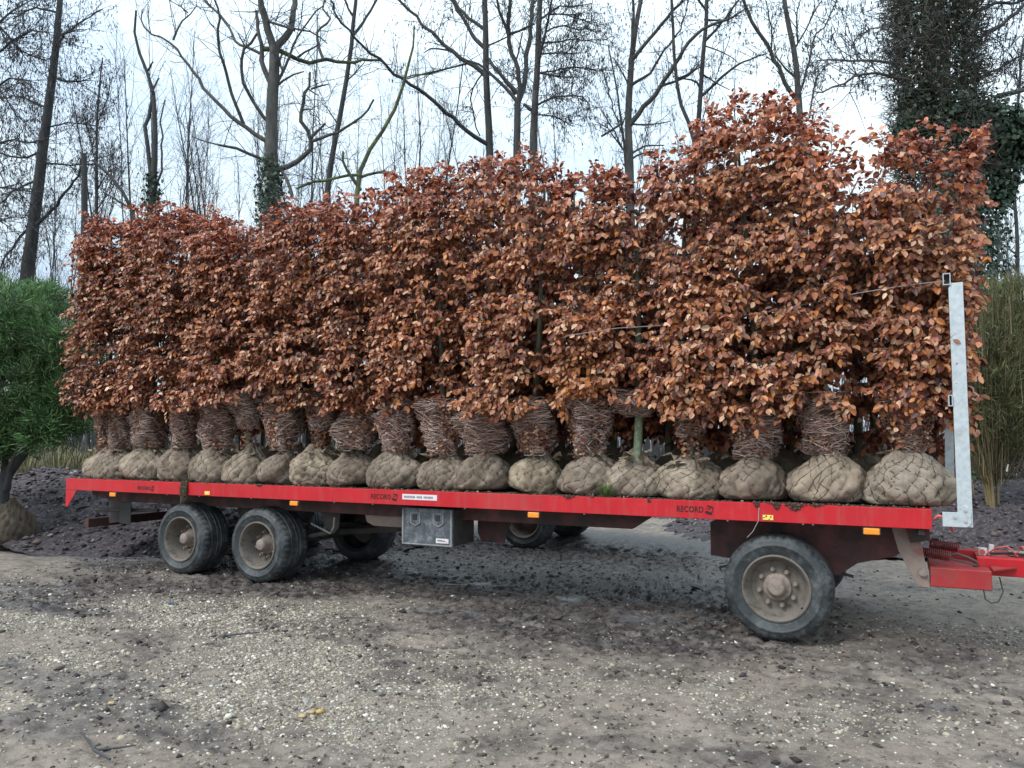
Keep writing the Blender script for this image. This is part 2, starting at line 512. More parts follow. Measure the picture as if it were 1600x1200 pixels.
def zones(x, y):
    n = fbm(x * .9, y * .9, 3, 4) - .5
    n2 = fbm(x * 2.6, y * 2.6, 9, 4) - .5
    # wet churned mud under and behind the trailer
    mud = smooth(-.5, .5, y + .2 + n * 2.2) * (1 - smooth(5.5, 8.5, y + n)) * smooth(-13, -10.5, x + n) * (1 - smooth(-2.4, .2, x + n * 2))
    mud = mud * .9
    mud = np.maximum(mud, blob(x, y, -2.9, -.1, 1.9, .9, .5) * .95)
    mud = np.maximum(mud, blob(x, y, -8.6, -.7, 1.5, .5, .6) * .85)
    mud = np.maximum(mud, blob(x, y, -9.0, -1.4, 1.1, .5, .5) * .8)
    mud = np.maximum(mud, blob(x, y, -.15, .2, .9, .6, .6) * .55)
    for cx, cy, rx, ry, k in ((-8.25, -1.95, .95, .28, 1.0), (-7.9, -.55, .8, .25, .9), (-1.0, -2.6, .45, .25, .6), (-3.35, -4.05, .16, .1, .9), (-.05, -2.6, .25, .12, .75), (-5.6, -3.2, .22, .14, .7), (-2.0, -1.3, .5, .2, .5),
                              (-4.7, -1.0, .55, .16, .6), (-3.2, -1.9, .6, .2, .45), (-.4, -1.2, .7, .2, .4), (.35, -2.0, .3, .12, .6), (-6.4, -2.3, .5, .2, .5)):
        mud = np.maximum(mud, blob(x + n2 * .4, y + n2 * .3, cx, cy, rx, ry, .6) * k)
    hol = smooth(.46, .34, fbm(x * .8 + y * .5, y * 1.7 - x * .3, 24, 5, .6))
    mud = np.maximum(mud, hol * .55)
    mud = np.clip(mud + np.clip(n2 * 2.2 - .20, 0, 1) * .95, 0, 1)
    gra = np.zeros_like(mud)
    for cx, cy, rx, ry, k in ((-6.4, -1.4, 1.7, .8, .95), (-8.3, -2.0, 1.6, .9, .7), (-4.2, -2.2, 1.5, .7, .75), (-3.9, -3.1, 1.0, .6, .7), (-2.9, -1.6, .7, .4, .55),
                              (-5.5, -3.3, 1.6, .8, .55), (-1.3, -1.4, 1.6, .5, .35), (-3.5, 5.8, 3.4, 1.6, .6), (1.4, 2.6, 1.6, 2.2, .6), (-9.8, .2, 1.1, .35, .7), (-7.2, -.75, .9, .3, .9)):
        gra = np.maximum(gra, blob(x + n * 1.2, y + n * .8, cx, cy, rx, ry, .6) * k)
    gra = np.clip(gra + n2 * .5, 0, 1) * (1 - mud * .75)
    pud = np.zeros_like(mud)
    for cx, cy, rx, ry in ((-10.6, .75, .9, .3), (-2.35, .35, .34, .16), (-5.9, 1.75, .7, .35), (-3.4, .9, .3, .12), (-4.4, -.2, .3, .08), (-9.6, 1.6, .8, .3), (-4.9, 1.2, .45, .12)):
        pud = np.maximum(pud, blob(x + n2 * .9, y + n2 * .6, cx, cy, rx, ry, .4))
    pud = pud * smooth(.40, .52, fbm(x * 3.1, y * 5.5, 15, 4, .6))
    return mud, gra, pud

def ground_h(x, y):
    mud, gra, pud = zones(x, y)
    h = (fbm(x * .35, y * .35, 21, 3) - .5) * .10 + (fbm(x * 2.2, y * 2.2, 5, 4) - .5) * .045
    ch = fbm(x * 9, y * 9, 31, 3, .6) - .5
    h = h + ch * (.026 + .085 * mud)
    h = h + np.clip(fbm(x * 19, y * 19, 77, 2) - .6, 0, 1) * (.05 * mud + .03 * gra)
    # tractor tyre ruts crossing the foreground
    for (ax, ay, bx, by, wd_) in ((-1.9, -4.6, 2.4, -1.1, .22), (-.6, -4.8, 3.2, -1.9, .22)):
        dx, dy = bx - ax, by - ay; L = math.hypot(dx, dy)
        s = ((x - ax) * dx + (y - ay) * dy) / L
        d = np.abs((x - ax) * dy - (y - ay) * dx) / L
        in_ = (1 - smooth(wd_ * .8, wd_ * 1.25, d)) * smooth(.2, .8, s)
        lug = np.sin((s + d * .8) * 2 * math.pi / .17)
        h = h * (1 - in_ * .6) - in_ * (.035 - .026 * lug)
    h = np.where(pud > .5, np.maximum(h * .8, -.004), h)
    far = smooth(9, 30, np.hypot(x + 3, y))
    return h * (1 - far * .6)

gx = np.concatenate([grow(-9.5, -420, .05, 1.09)[::-1], axis_steps([(-9.5, -7, .035), (-7, 2.6, .024)]), grow(2.6, 420, .03, 1.11)])
gy = np.concatenate([grow(-5.0, -300, .05, 1.14)[::-1], axis_steps([(-5.0, .8, .022), (.8, 4.5, .035)]), grow(4.5, 500, .045, 1.09)])
GX, GY = np.meshgrid(gx, gy, indexing='ij')
GH = ground_h(GX, GY)
mz, gz, pz = zones(GX, GY)
n0, n1_ = GX.shape
V = np.stack([GX, GY, GH], -1).reshape(-1, 3)
idx = np.arange(n0 * n1_).reshape(n0, n1_)
F = np.stack([idx[:-1, :-1], idx[1:, :-1], idx[1:, 1:], idx[:-1, 1:]], -1).reshape(-1, 4)
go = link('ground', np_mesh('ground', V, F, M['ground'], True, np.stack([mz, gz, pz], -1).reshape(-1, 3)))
tag(go, kind='structure')

OCT = np.array([(1, 0, 0), (-1, 0, 0), (0, 1, 0), (0, -1, 0), (0, 0, 1), (0, 0, -1)], float)
OCF = np.array([(0, 2, 4), (2, 1, 4), (1, 3, 4), (3, 0, 4), (2, 0, 5), (1, 2, 5), (3, 1, 5), (0, 3, 5)])
_p = (1 + 5 ** .5) / 2
ICO = np.array([(-1, _p, 0), (1, _p, 0), (-1, -_p, 0), (1, -_p, 0), (0, -1, _p), (0, 1, _p), (0, -1, -_p), (0, 1, -_p), (_p, 0, -1), (_p, 0, 1), (-_p, 0, -1), (-_p, 0, 1)], float) / math.hypot(1, _p)
ICF = np.array([(0, 11, 5), (0, 5, 1), (0, 1, 7), (0, 7, 10), (0, 10, 11), (1, 5, 9), (5, 11, 4), (11, 10, 2), (10, 7, 6), (7, 1, 8), (3, 9, 4), (3, 4, 2), (3, 2, 6), (3, 6, 8), (3, 8, 9), (4, 9, 5), (2, 4, 11), (6, 2, 10), (8, 6, 7), (9, 8, 1)])

def stones_mesh(name, P, size, tint, mat, r, base=ICO, faces=ICF, flat=.6, rough=.25):
    n = len(P); k = len(base)
    B = base[None] * (1 + r.uniform(-rough, rough, (n, k, 1)))
    sc = np.stack([r.uniform(.7, 1.3, n), r.uniform(.6, 1.0, n), flat * r.uniform(.6, 1.2, n)], -1)
    B = B * sc[:, None, :] * size[:, None, None]
    a = r.uniform(0, 2 * math.pi, n); ca, sa = np.cos(a)[:, None], np.sin(a)[:, None]
    X = B[..., 0] * ca - B[..., 1] * sa; Y = B[..., 0] * sa + B[..., 1] * ca
    tl = r.normal(0, .25, (n, 1))
    Z = B[..., 2] + X * tl
    Vv = np.stack([X, Y, Z], -1) + P[:, None, :]
    Fv = (faces[None] + (np.arange(n) * k)[:, None, None]).reshape(-1, 3)
    return np_mesh(name, Vv.reshape(-1, 3), Fv, mat, False, np.repeat(tint, k, axis=0))

def pick(r, n, cols, w):
    cols = np.array(cols); i = r.choice(len(cols), n, p=np.array(w) / sum(w))
    return cols[i] * r.uniform(.75, 1.2, (n, 1))

CAM = np.array(cam.location)
def scatter(r, n, x0, x1, y0, y1, wfun):
    P = np.zeros((0, 2))
    while len(P) < n:
        c = np.stack([r.uniform(x0, x1, n * 3), r.uniform(y0, y1, n * 3)], -1)
        P = np.concatenate([P, c[r.uniform(0, 1, len(c)) < wfun(c[:, 0], c[:, 1])]])
    return P[:n]

r = rng(1)
def wpeb(x, y):
    mud, gra, pud = zones(x, y)
    d = np.hypot(x - CAM[0], y - CAM[1])
    return np.clip((.035 + gra ** 1.7 * .95) * (1 - pud) * np.clip(4.5 / d, 0, 1) * (1 - mud * .6), 0, 1)
P2 = scatter(r, 40000, -11, 3.4, -5, 1.6, wpeb)
d = np.hypot(P2[:, 0] - CAM[0], P2[:, 1] - CAM[1])
sz = r.lognormal(math.log(.0080), .45, len(P2)) * np.clip(.75 + d * .045, .8, 1.6)
sz = np.minimum(sz, .030)
P3 = np.column_stack([P2, ground_h(P2[:, 0], P2[:, 1]) - sz * .02])
tn = pick(r, len(P2), [(.44, .39, .31), (.66, .62, .54), (.36, .32, .235), (.25, .205, .17), (.40, .35, .24), (.16, .13, .11), (.33, .32, .30)], [5, 2.4, 4, 4, 1.0, 3, 1.2])
tag(link('gravel', stones_mesh('gravel', P3, sz, tn, M['pebble'], r)), kind='stuff')

r = rng(2)
def wclod(x, y):
    mud, gra, pud = zones(x, y)
    return np.clip(mud * .9 + .06, 0, 1) * (1 - pud)
P2 = scatter(r, 9000, -11, 3.4, -5, 4.5, wclod)
sz = np.minimum(r.lognormal(math.log(.014), .5, len(P2)), .05)
P3 = np.column_stack([P2, ground_h(P2[:, 0], P2[:, 1]) + sz * .1])
tn = pick(r, len(P2), [(.055, .043, .038), (.03, .025, .025), (.10, .08, .065), (.07, .055, .06)], [4, 3, 2, 2])
tag(link('mud_clods', stones_mesh('mud_clods', P3, sz, tn, M['clod'], r, OCT, OCF, .55, .35)), kind='stuff')

# fallen leaf scraps and bark bits trodden into the yard
def flakes(name, P, L, W, tint, mat, r, tilt=.35, parent=None):
    n = len(P)
    a = r.uniform(0, 2 * math.pi, n)
    ax = np.stack([np.cos(a), np.sin(a), r.normal(0, tilt, n)], -1); ax /= np.linalg.norm(ax, axis=1, keepdims=True)
    sd_ = np.cross(ax, np.array([[0, 0, 1.0]]) + r.normal(0, tilt, (n, 3))); sd_ /= np.linalg.norm(sd_, axis=1, keepdims=True)
    up = np.cross(sd_, ax)
    h = (L * .5)[:, None]; w = (W * .5)[:, None]
    V = np.stack([P - ax * h, P - sd_ * w + up * w * .3, P + ax * h, P + sd_ * w + up * w * .3], 1).reshape(-1, 3)
    F = np.arange(n * 4).reshape(n, 4)
    return link(name, np_mesh(name, V, F, mat, False, np.repeat(tint, 4, axis=0)), parent)
r = rng(3)
P2 = scatter(r, 5500, -11, 3.2, -5, 2.5, lambda x, y: np.clip(3.5 / np.hypot(x - CAM[0], y - CAM[1]), 0, 1) * (.25 + .75 * fbm(x * 1.4, y * 1.4, 41, 3)))
P3 = np.column_stack([P2, ground_h(P2[:, 0], P2[:, 1]) + .006])
tn = pick(r, len(P2), [(.07, .045, .035), (.14, .085, .06), (.04, .03, .028), (.20, .15, .11)], [4, 3, 3, 1])
tag(flakes('leaf_litter', P3, r.uniform(.015, .06, len(P2)), r.uniform(.006, .02, len(P2)), tn, M['stalk'], r), kind='stuff')

# ------------------------------------------------------------------ soil mounds behind the trailer
def mound(name, x0, x1, y0, y1, hfun, step, seed, nclod):
    xs = np.arange(x0, x1, step); ys = np.arange(y0, y1, step)
    X, Y = np.meshgrid(xs, ys, indexing='ij')
    def hh(X, Y):
        b = hfun(X, Y)
        e = smooth(0, .25, b)
        return b - .06 + e * ((fbm(X * 1.3, Y * 1.3, seed, 4) - .5) * .35 + (fbm(X * 6, Y * 6, seed + 3, 4, .65) - .5) * .22)
    Z = hh(X, Y)
    n0, n1 = X.shape
    idx = np.arange(n0 * n1).reshape(n0, n1)
    F = np.stack([idx[:-1, :-1], idx[1:, :-1], idx[1:, 1:], idx[:-1, 1:]], -1).reshape(-1, 4)
    o = link(name, np_mesh(name, np.stack([X, Y, Z], -1).reshape(-1, 3), F, M['soil'], False))
    tag(o, kind='structure')
    r = rng(seed)
    P2 = scatter(r, nclod, x0, x1, y0, y1, lambda x, y: smooth(.0, .12, hfun(x, y)))
    sz = np.minimum(r.lognormal(math.log(.03), .5, nclod), .10)
    P3 = np.column_stack([P2, hh(P2[:, 0], P2[:, 1]) + sz * .2])
    tn = pick(r, nclod, [(.05, .038, .04), (.028, .022, .025), (.13, .105, .11), (.36, .33, .31), (.18, .13, .11)], [4, 4, 3, .7, 1.0])
    fl = flakes('wood_chips', P3[:1400] + np.array([0, 0, .02]), r.uniform(.04, .12, 1400), r.uniform(.015, .04, 1400), pick(r, 1400, [(.36, .32, .31), (.22, .17, .15), (.14, .10, .09)], [2, 2, 2]), M['stalk'], r, .5, o)
    tag(fl, kind='stuff')
    c = link('soil_clods', stones_mesh('soil_clods', P3, sz, tn, M['clod'], r, OCT, OCF, .6, .4), o)
    tag(c, kind='stuff')
    return hh
def hL(x, y):
    a = blob(x, y, -16.0, 3.8, 4.2, 3.0, .75) * 1.05
    b = blob(x, y, -12.4, 3.6, 3.2, 2.1, .75) * .80
    c = blob(x, y, -9.6, 3.6, 2.0, 1.2, .8) * .42
    return np.maximum(np.maximum(a, b), c)
def hR(x, y):
    a = blob(x, y, 1.6, 9.2, 4.0, 2.6, .75) * .95
    b = blob(x, y, 4.5, 8.2, 3.5, 2.8, .75) * .85
    c = blob(x, y, -3.5, 13.5, 7, 2.5, .7) * .7
    return np.maximum(np.maximum(a, b), c)
mh_left = mound('soil_mound', -21, -7.2, .2, 8.5, hL, .07, 61, 9000)
mh_right = mound('soil_mound', -9, 9, 5.6, 17, hR, .085, 67, 9000)

# ------------------------------------------------------------------ flatbed trailer
ZT, ZB, LEN, WID = 1.201, 1.040, 10.98, 2.5
trailer = empty('flatbed_trailer', (0, 0, 0), 'long red flatbed farm trailer loaded with brown-leaved hedge trees in root balls', 'trailer')
T = trailer
def rail(y0, y1):
    m = MB()
    s = 1 if y1 > y0 else -1
    # channel with a top and a bottom lip turned inwards
    m.prism([(y0, ZB), (y0, ZT), (y0 + s * .075, ZT), (y0 + s * .075, ZT - .008), (y0 + s * .008, ZT - .008), (y0 + s * .008, ZB + .008), (y0 + s * .06, ZB + .008), (y0 + s * .06, ZB)], 'x', -LEN, 0)
    return m.obj('side_rail', M['red'], T, bevel=.003)
near_rail = rail(0, .1); rail(WID, WID - .1)
m = MB().box(-LEN + .002, -LEN + .05, .078, WID - .078, ZB, ZT - .004)
m.obj('tail_beam', M['red'], T, bevel=.003)
m = MB().box(-.05, -.002, .078, WID - .078, ZB, ZT - .004)
m.obj('nose_beam', M['red'], T, bevel=.003)
# planks of the load bed
pw = (LEN - .12) / 52
pm = MB().box(0, pw - .006, .077, WID - .077, 0, .03).mesh('plank', M['deck'], bevel=.002)
for i in range(52):
    link('plank', pm, T, (-LEN + .06 + i * pw, 0, ZT - .040))
# gussets at the tail
for y in (.004, WID - .014):
    MB().prism([(-LEN + .002, ZB - .002), (-LEN + .24, ZB - .002), (-LEN + .05, .80), (-LEN + .002, .80)], 'y', y, y + .01).obj('gusset', M['red'], T)
# long main beams under the bed with sloped front ends
for y in (.34, WID - .42):
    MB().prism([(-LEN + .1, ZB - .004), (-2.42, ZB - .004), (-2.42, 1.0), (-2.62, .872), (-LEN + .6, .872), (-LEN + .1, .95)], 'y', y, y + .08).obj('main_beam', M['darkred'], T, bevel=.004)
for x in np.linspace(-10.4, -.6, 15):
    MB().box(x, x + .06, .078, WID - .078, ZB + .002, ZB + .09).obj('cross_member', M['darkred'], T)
# little bolt heads under the rail
bm_ = MB().tube([(0, 0, 0), (0, 0, -.012)], .009, 8).mesh('bolt', M['wire'])
for x in (-8.9, -8.3, -7.4, -6.1, -5.55, -4.35, -3.0, -1.62, -.98, -.9):
    link('bolt', bm_, T, (x, .02, ZB))
# rear bumper and its hangers
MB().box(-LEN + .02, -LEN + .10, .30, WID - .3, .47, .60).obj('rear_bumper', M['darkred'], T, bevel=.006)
for y in (.62, WID - .70):
    MB().prism([(-LEN + .1, .62), (-LEN + .1, .868), (-LEN + .6, .868), (-LEN + .45, .55), (-LEN + .1, .50)], 'y', y, y + .012).obj('bumper_bracket', M['metal'], T)
MB().box(-10.26, -10.02, .34, .352, .56, .868).obj('mud_flap', M['black'], T, bevel=.004)
MB().tube([(-10.9, .42, .72), (-9.6, .46, .76)], .025, 8).obj('air_pipe', M['metal'], T)

# lamps and reflectors
def lamp(x, z):
    e = MB().box(-.07, .07, -.004, .006, -.035, .03).obj('marker_lamp', M['black'], T, (x, .004, z), bevel=.004)
    MB().box(-.062, .062, -.022, -.0045, -.029, .024).obj('lens', M['orange'], e, bevel=.008, seg=2)
for x in (-9.944, -6.684, -3.536, -.443): lamp(x, ZB - .036)
def refl(x, mud=False):
    MB().box(-.045, .045, -.006, -.0005, -.022, .022).obj('reflector', M['yellow'], T, (x, 0, 1.078), bevel=.002)
refl(-8.134); refl(-1.266)
m = MB()
for (a, b, c, d_) in ((-.022, -.010, .004, .020), (.018, .028, -.002, .018), (-.044, -.028, -.004, .004), (.004, .014, -.018, -.008)):
    m.prism([(a, c), (b, c + .003), (b + .002, d_), (a + .004, d_ - .002)], 'y', -.0085, -.0063)
m.obj('mud_splash', M['clod'] if False else M['black'], T, (-1.266, 0, 1.078))

# lettering RECORD with its tilted tile emblem
def lettering(x, z, h, w, mat):
    cu = bpy.data.curves.new('lettering', 'FONT')
    cu.body = 'RECORD'; cu.size = h * 1.36; cu.extrude = .0006; cu.offset = h * .03
    cu.space_character = 1.08
    tmp = bpy.data.objects.new('lettering_curve', cu)
    COL.objects.link(tmp)
    me = bpy.data.meshes.new_from_object(tmp.evaluated_get(bpy.context.evaluated_depsgraph_get()))
    me.name = 'lettering'
    bpy.data.objects.remove(tmp); bpy.data.curves.remove(cu)
    xs_ = [v.co.x for v in me.vertices]
    k_ = w / (max(xs_) - min(xs_))
    for v in me.vertices:
        v.co = Vector((x + (v.co.x - min(xs_)) * k_, -.0016 - v.co.z, z + v.co.y))
    me.materials.clear(); me.materials.append(mat)
    link('lettering', me, T)
    # emblem: tilted rounded tile, hollow, filled along the bottom, with an inner stroke
    e = MB()
    cx, cz, k = x + w + h * .95, z + h * .45, h * .72
    ca, sa = math.cos(-.28), math.sin(-.28)
    def q(px, pz): return (cx + k * (px * ca - pz * sa), cz + k * (px * sa + pz * ca))
    def stroke(pts): e.prism([q(*p) for p in pts], 'y', -.0024, -.001)
    stroke([(-.75, .78), (-.55, .95), (.6, .95), (.8, .75), (.8, .60), (-.75, .60)])
    stroke([(.62, .60), (.8, .60), (.8, -.9), (.62, -.9)])
    stroke([(-.75, -1.0), (.6, -1.0), (.62, -.35), (-.75, -.35)])
    stroke([(-.75, .25), (.15, .25), (.15, .08), (-.75, .08)])
    stroke([(-.05, .25), (.12, .25), (.12, .60), (-.05, .60)])
    e.obj('emblem', mat, T)
lettering(-9.452, 1.087, .046, .25, M['ink'])
lettering(-5.560, 1.098, .056, .27, M['ink'])
lettering(-2.075, 1.098, .056, .245, M['ink'])
st = MB().box(-5.135, -4.685, -.003, -.0005, 1.103, 1.163).obj('sticker', M['white'], T)
m = MB(); rr = random.Random(3); x = -5.112
while x < -4.715:
    w = rr.uniform(.006, .013); h = rr.uniform(.018, .026)
    if rr.random() < .88: m.box(x, x + w * .85, -.0052, -.0032, 1.133 - h / 2, 1.133 + h / 2)
    x += w + .005
tag(m.obj('print', M['inkfaint'], st), kind='stuff')

# tool box of black plastic under the bed
bx = empty('toolbox', (-5.21, .12, .60), parent=T)
MB().box(0, .64, .035, .50, 0, .40).obj('body', M['metal'], bx, bevel=.015, seg=2)
MB().box(-.012, .652, 0, .033, -.012, .405).obj('lid', M['plastic'], bx, bevel=.012, seg=3)
MB().box(-.006, .018, -.010, -.0005, .0, .39).box(.622, .646, -.010, -.0005, .0, .39).box(.0185, .6215, -.010, -.0005, .0, .016).obj('rim_bead', M['dustplastic'], bx, bevel=.004)
for lx in (.10, .40):
    l = MB().prism([(lx, .36), (lx + .14, .36), (lx + .14, .24), (lx + .07, .20), (lx, .24)], 'y', -.012, -.001).obj('latch', M['dustplastic'], bx, bevel=.004)
    MB().prism([(lx + .015, .35), (lx + .125, .35), (lx + .125, .25), (lx + .07, .22), (lx + .015, .25)], 'y', -.0145, -.0125).obj('latch_plate', M['plastic'], l, bevel=.002)
    MB().box(lx + .040, lx + .100, -.0215, -.015, .275, .335).obj('lock', M['black'], l, bevel=.003)
s = MB().box(.44, .60, -.0035, -.0008, .035, .085).obj('sticker', M['white'], bx)
MB().box(.46, .52, -.0055, -.0037, .055, .070).box(.524, .56, -.0055, -.0037, .052, .064).box(.57, .582, -.0055, -.0037, .046, .052).obj('print', M['inkfaint'], s)['kind'] = 'stuff'
MB().prism([(-4.55, .70), (-4.55, ZB - .006), (-4.05, ZB - .006), (-4.22, .60), (-4.5, .60)], 'y', .66, .68).obj('side_plate', M['darkred'], T)
MB().prism([(-5.95, .868), (-5.25, .868), (-5.25, .74), (-5.82, .74), (-5.92, .78)], 'y', .40, .42).obj('stay_plate', M['tan'], T, bevel=.004)

# ---- wheels
def tyre_profile(D, W):
    r0 = D / 2
    return [(W * .12, r0 * .60), (W * .05, r0 * .625), (W * .02, r0 * .70), (0, r0 * .78), (-W * .012, r0 * .795), (-W * .012, r0 * .815), (0, r0 * .83), (W * .012, r0 * .86), (W * .035, r0 * .91), (W * .06, r0 * .945), (W * .10, r0 * .975), (W * .15, r0 * .99),
            (W * .22, r0), (W * .235, r0 * .985), (W * .255, r0 * .985), (W * .27, r0), (W * .42, r0 * 1.004), (W * .435, r0 * .985), (W * .455, r0 * .985), (W * .47, r0 * 1.004),
            (W * .55, r0 * 1.004), (W * .565, r0 * .985), (W * .585, r0 * .985), (W * .60, r0 * 1.004), (W * .74, r0), (W * .755, r0 * .985), (W * .775, r0 * .985), (W * .79, r0),
            (W * .86, r0 * .99), (W * .92, r0 * .965), (W * .97, r0 * .91), (W, r0 * .80), (W * .98, r0 * .70), (W * .88, r0 * .60)]
tread_rng = rng(8)
def tyre_mesh(W, D=.93):
    n = 120
    prof = tyre_profile(D, W)
    m = MB().lathe_y(prof, (0, 0, 0), n)
    # shoulder blocks: notch every third column at the shoulders; flat where it stands
    out = []
    for i, (x, y, z) in enumerate(m.v):
        j, k = divmod(i, n)
        rr_ = math.hypot(x, z); f = 1.0
        if j in (9, 10, 11, 12, 27, 28, 29) and k % 3 == 0: f = .978
        if j in (16, 19, 20, 23) and k % 4 == 0: f = .990
        if j in (7, 8) and k % 5 < 2: f = 1.014
        x *= f; z *= f
        if z < -D * .485:
            y += (W * .5 - y) * -.035
            z = -D * .485 - (abs(z) - D * .485) * .12
        out.append((x, y, z))
    m.v = out
    return m.mesh('tyre', M['rubber'], smooth_angle=28)
def rim_mesh(depth, W, R0=.282):
    p = [(W * .05, R0 + .012), (W * .0 + .006, R0 + .010), (.002, R0 - .002), (.010, R0 - .012), (.03, R0 - .020), (depth * .55, R0 - .040), (depth * .9, R0 - .058), (depth, R0 - .085),
         (depth * .97, .175), (depth * .93, .150), (depth * .9, .135), (depth * .9, .05), (depth * .9, .0)]
    return MB().lathe_y(p, (0, 0, 0), 72).mesh('rim', M['rim'], smooth_angle=40)
def hub_mesh(depth, out, rad):
    p = [(depth * .9, .125), (depth * .72, .118), (depth * .66, .100), (depth * .55, .085), (out + .03, rad + .012), (out + .012, rad + .008), (out, rad - .004), (out - .003, rad - .014), (out - .003, 0)]
    return MB().lathe_y(p, (0, 0, 0), 36).mesh('hub', M['hub'], smooth_angle=35)
def nut_mesh(depth):
    return MB().lathe_y([(depth * .92, .022), (depth * .70, .022), (depth * .69, .014), (depth * .58, .013), (depth * .57, 0)], (0, 0, 0), 8).mesh('lug_nut', M['hub'], smooth_angle=30)
WR, WF = .46, .36
ty_r, ty_f = tyre_mesh(WR), tyre_mesh(WF)
rim_r, rim_f = rim_mesh(.25, WR), rim_mesh(.13, WF)
hub_r, hub_f = hub_mesh(.25, .055, .062), hub_mesh(.13, .015, .062)
nut_r, nut_f = nut_mesh(.25), nut_mesh(.13)
RAD = .93 * .485 + .93 * .015 * .12
def wheel(x, y, kind, flip=False, rot=0, label=None):
    w = empty('wheel', (x, y, RAD + .002), parent=T)
    if label: w['label'] = label
    w.rotation_euler = (0, 0, math.pi + rot if flip else rot)
    ty_, ri, hu, nu, rad = (ty_r, rim_r, hub_r, nut_r, .155) if kind == 'rear' else (ty_f, rim_f, hub_f, nut_f, .158)
    link('tyre', ty_, w); a = link('rim', ri, w); link('hub', hu, w)
    for k in range(8):
        t = 2 * math.pi * (k + .3) / 8
        link('lug_nut', nu, w, (rad * math.cos(t), 0, rad * math.sin(t)))
    if not flip:
        v = MB().tube([(.205, .03, -.155), (.215, .012, -.145)], .007, 8).obj('valve', M['black'], w)
for x in (-8.69, -7.337):
    wheel(x, .06, 'rear'); wheel(x, WID - .06, 'rear', True)
wheel(-1.224, .06, 'front', False, 0.0); wheel(-1.224, WID - .06, 'front', True)
# axles, springs and hangers
for x in (-8.69, -7.337, -1.224):
    MB().tube([(x, .30, RAD), (x, WID - .30, RAD)], .065, 12).obj('axle', M['metal'], T, smooth_angle=40)
for y in (.60, WID - .70):
    for xa in (-8.69, -7.337):
        for k in range(4):
            L = .58 - k * .10
            pts = [(xa + t * L, .10 - .07 * t * t * (L / .58) ** 2 + .0) for t in np.linspace(-1, 1, 9)]
            prof = [(p, RAD + .02 + q_ - k * .017) for p, q_ in pts]
            MB().prism(prof + [(p, q_ - .014) for p, q_ in prof[::-1]], 'y', y, y + .08).obj('leaf_spring', M['metal'], T)
    for xh in (-9.36, -8.06, -6.62):
        MB().prism([(xh - .14, .868), (xh + .16, .868), (xh + .14, .66), (xh + .05, .58), (xh - .06, .58)], 'y', y - .03, y - .014).obj('hanger', M['metal'], T, bevel=.003)
    MB().tube([(-6.62, y - .05, .60), (-7.25, y - .05, RAD + .02)], .03, 8).obj('torque_rod', M['metal'], T)
MB().prism([(-6.35, .62), (-6.05, .70), (-5.85, .72), (-5.83, .66), (-6.0, .58), (-6.9, .50), (-6.9, .57)], 'y', 1.1, 1.2).obj('brake_arm', M['metal'], T, bevel=.004)
MB().tube([(-6.9, .55, .70), (-6.55, .50, .60), (-6.50, .50, .68), (-6.49, .5, .80)], .012, 6).obj('brake_hose', M['wire'], T)

# ---- front dolly under the bed
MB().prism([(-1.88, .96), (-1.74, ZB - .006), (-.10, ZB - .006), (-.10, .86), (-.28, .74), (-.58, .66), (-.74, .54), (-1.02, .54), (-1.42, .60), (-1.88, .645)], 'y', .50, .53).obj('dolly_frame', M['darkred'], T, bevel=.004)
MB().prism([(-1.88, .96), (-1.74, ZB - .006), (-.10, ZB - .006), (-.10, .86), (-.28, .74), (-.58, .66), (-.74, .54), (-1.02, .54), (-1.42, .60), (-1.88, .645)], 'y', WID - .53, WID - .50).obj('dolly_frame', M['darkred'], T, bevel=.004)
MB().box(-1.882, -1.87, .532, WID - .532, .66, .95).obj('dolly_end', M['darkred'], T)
MB().box(-.60, -.16, .532, WID - .532, .82, .98).obj('dolly_beam', M['metal'], T, bevel=.006)
MB().lathe_y([(0, .0), (0, .52), (.04, .52), (.04, 0)], (0, 0, 0), 40).obj('turntable', M['metal'], T, (-1.224, 1.25, ZB - .045)).rotation_euler = (R(90), 0, 0)
for xa in (-1.224,):
    for y in (.60, WID - .70):
        for k in range(4):
            L = .60 - k * .10
            pts = [(xa + t * L, .14 - .07 * t * t * (L / .6) ** 2) for t in np.linspace(-1, 1, 9)]
            prof = [(p, RAD + .0 + q_ - k * .017) for p, q_ in pts]
            MB().prism(prof + [(p, q_ - .014) for p, q_ in prof[::-1]], 'y', y, y + .08).obj('leaf_spring', M['metal'], T)
# dusty cranked brackets that carry the drawbar
for y in (.26, 1.9):
    MB().prism([(-.30, ZB - .006), (-.07, ZB - .006), (-.075, .89), (-.02, .53), (-.11, .53), (-.25, .82)], 'y', y, y + .03).obj('drawbar_bracket', M['tan'], T, bevel=.004)
    MB().tube([(-.07, y - .03, .66), (-.07, y - .002, .66)], .035, 12).obj('pivot_pin', M['hub'], T, smooth_angle=30)
MB().box(-.10, -.055, .03, .25, ZB - .05, ZB - .008).obj('rail_bracket', M['black'], T)
MB().prism([(-.19, ZB - .007), (-.012, ZB - .007), (-.012, ZB - .11), (-.16, ZB - .14)], 'y', .20, .212).obj('corner_plate', M['darkred'], T)
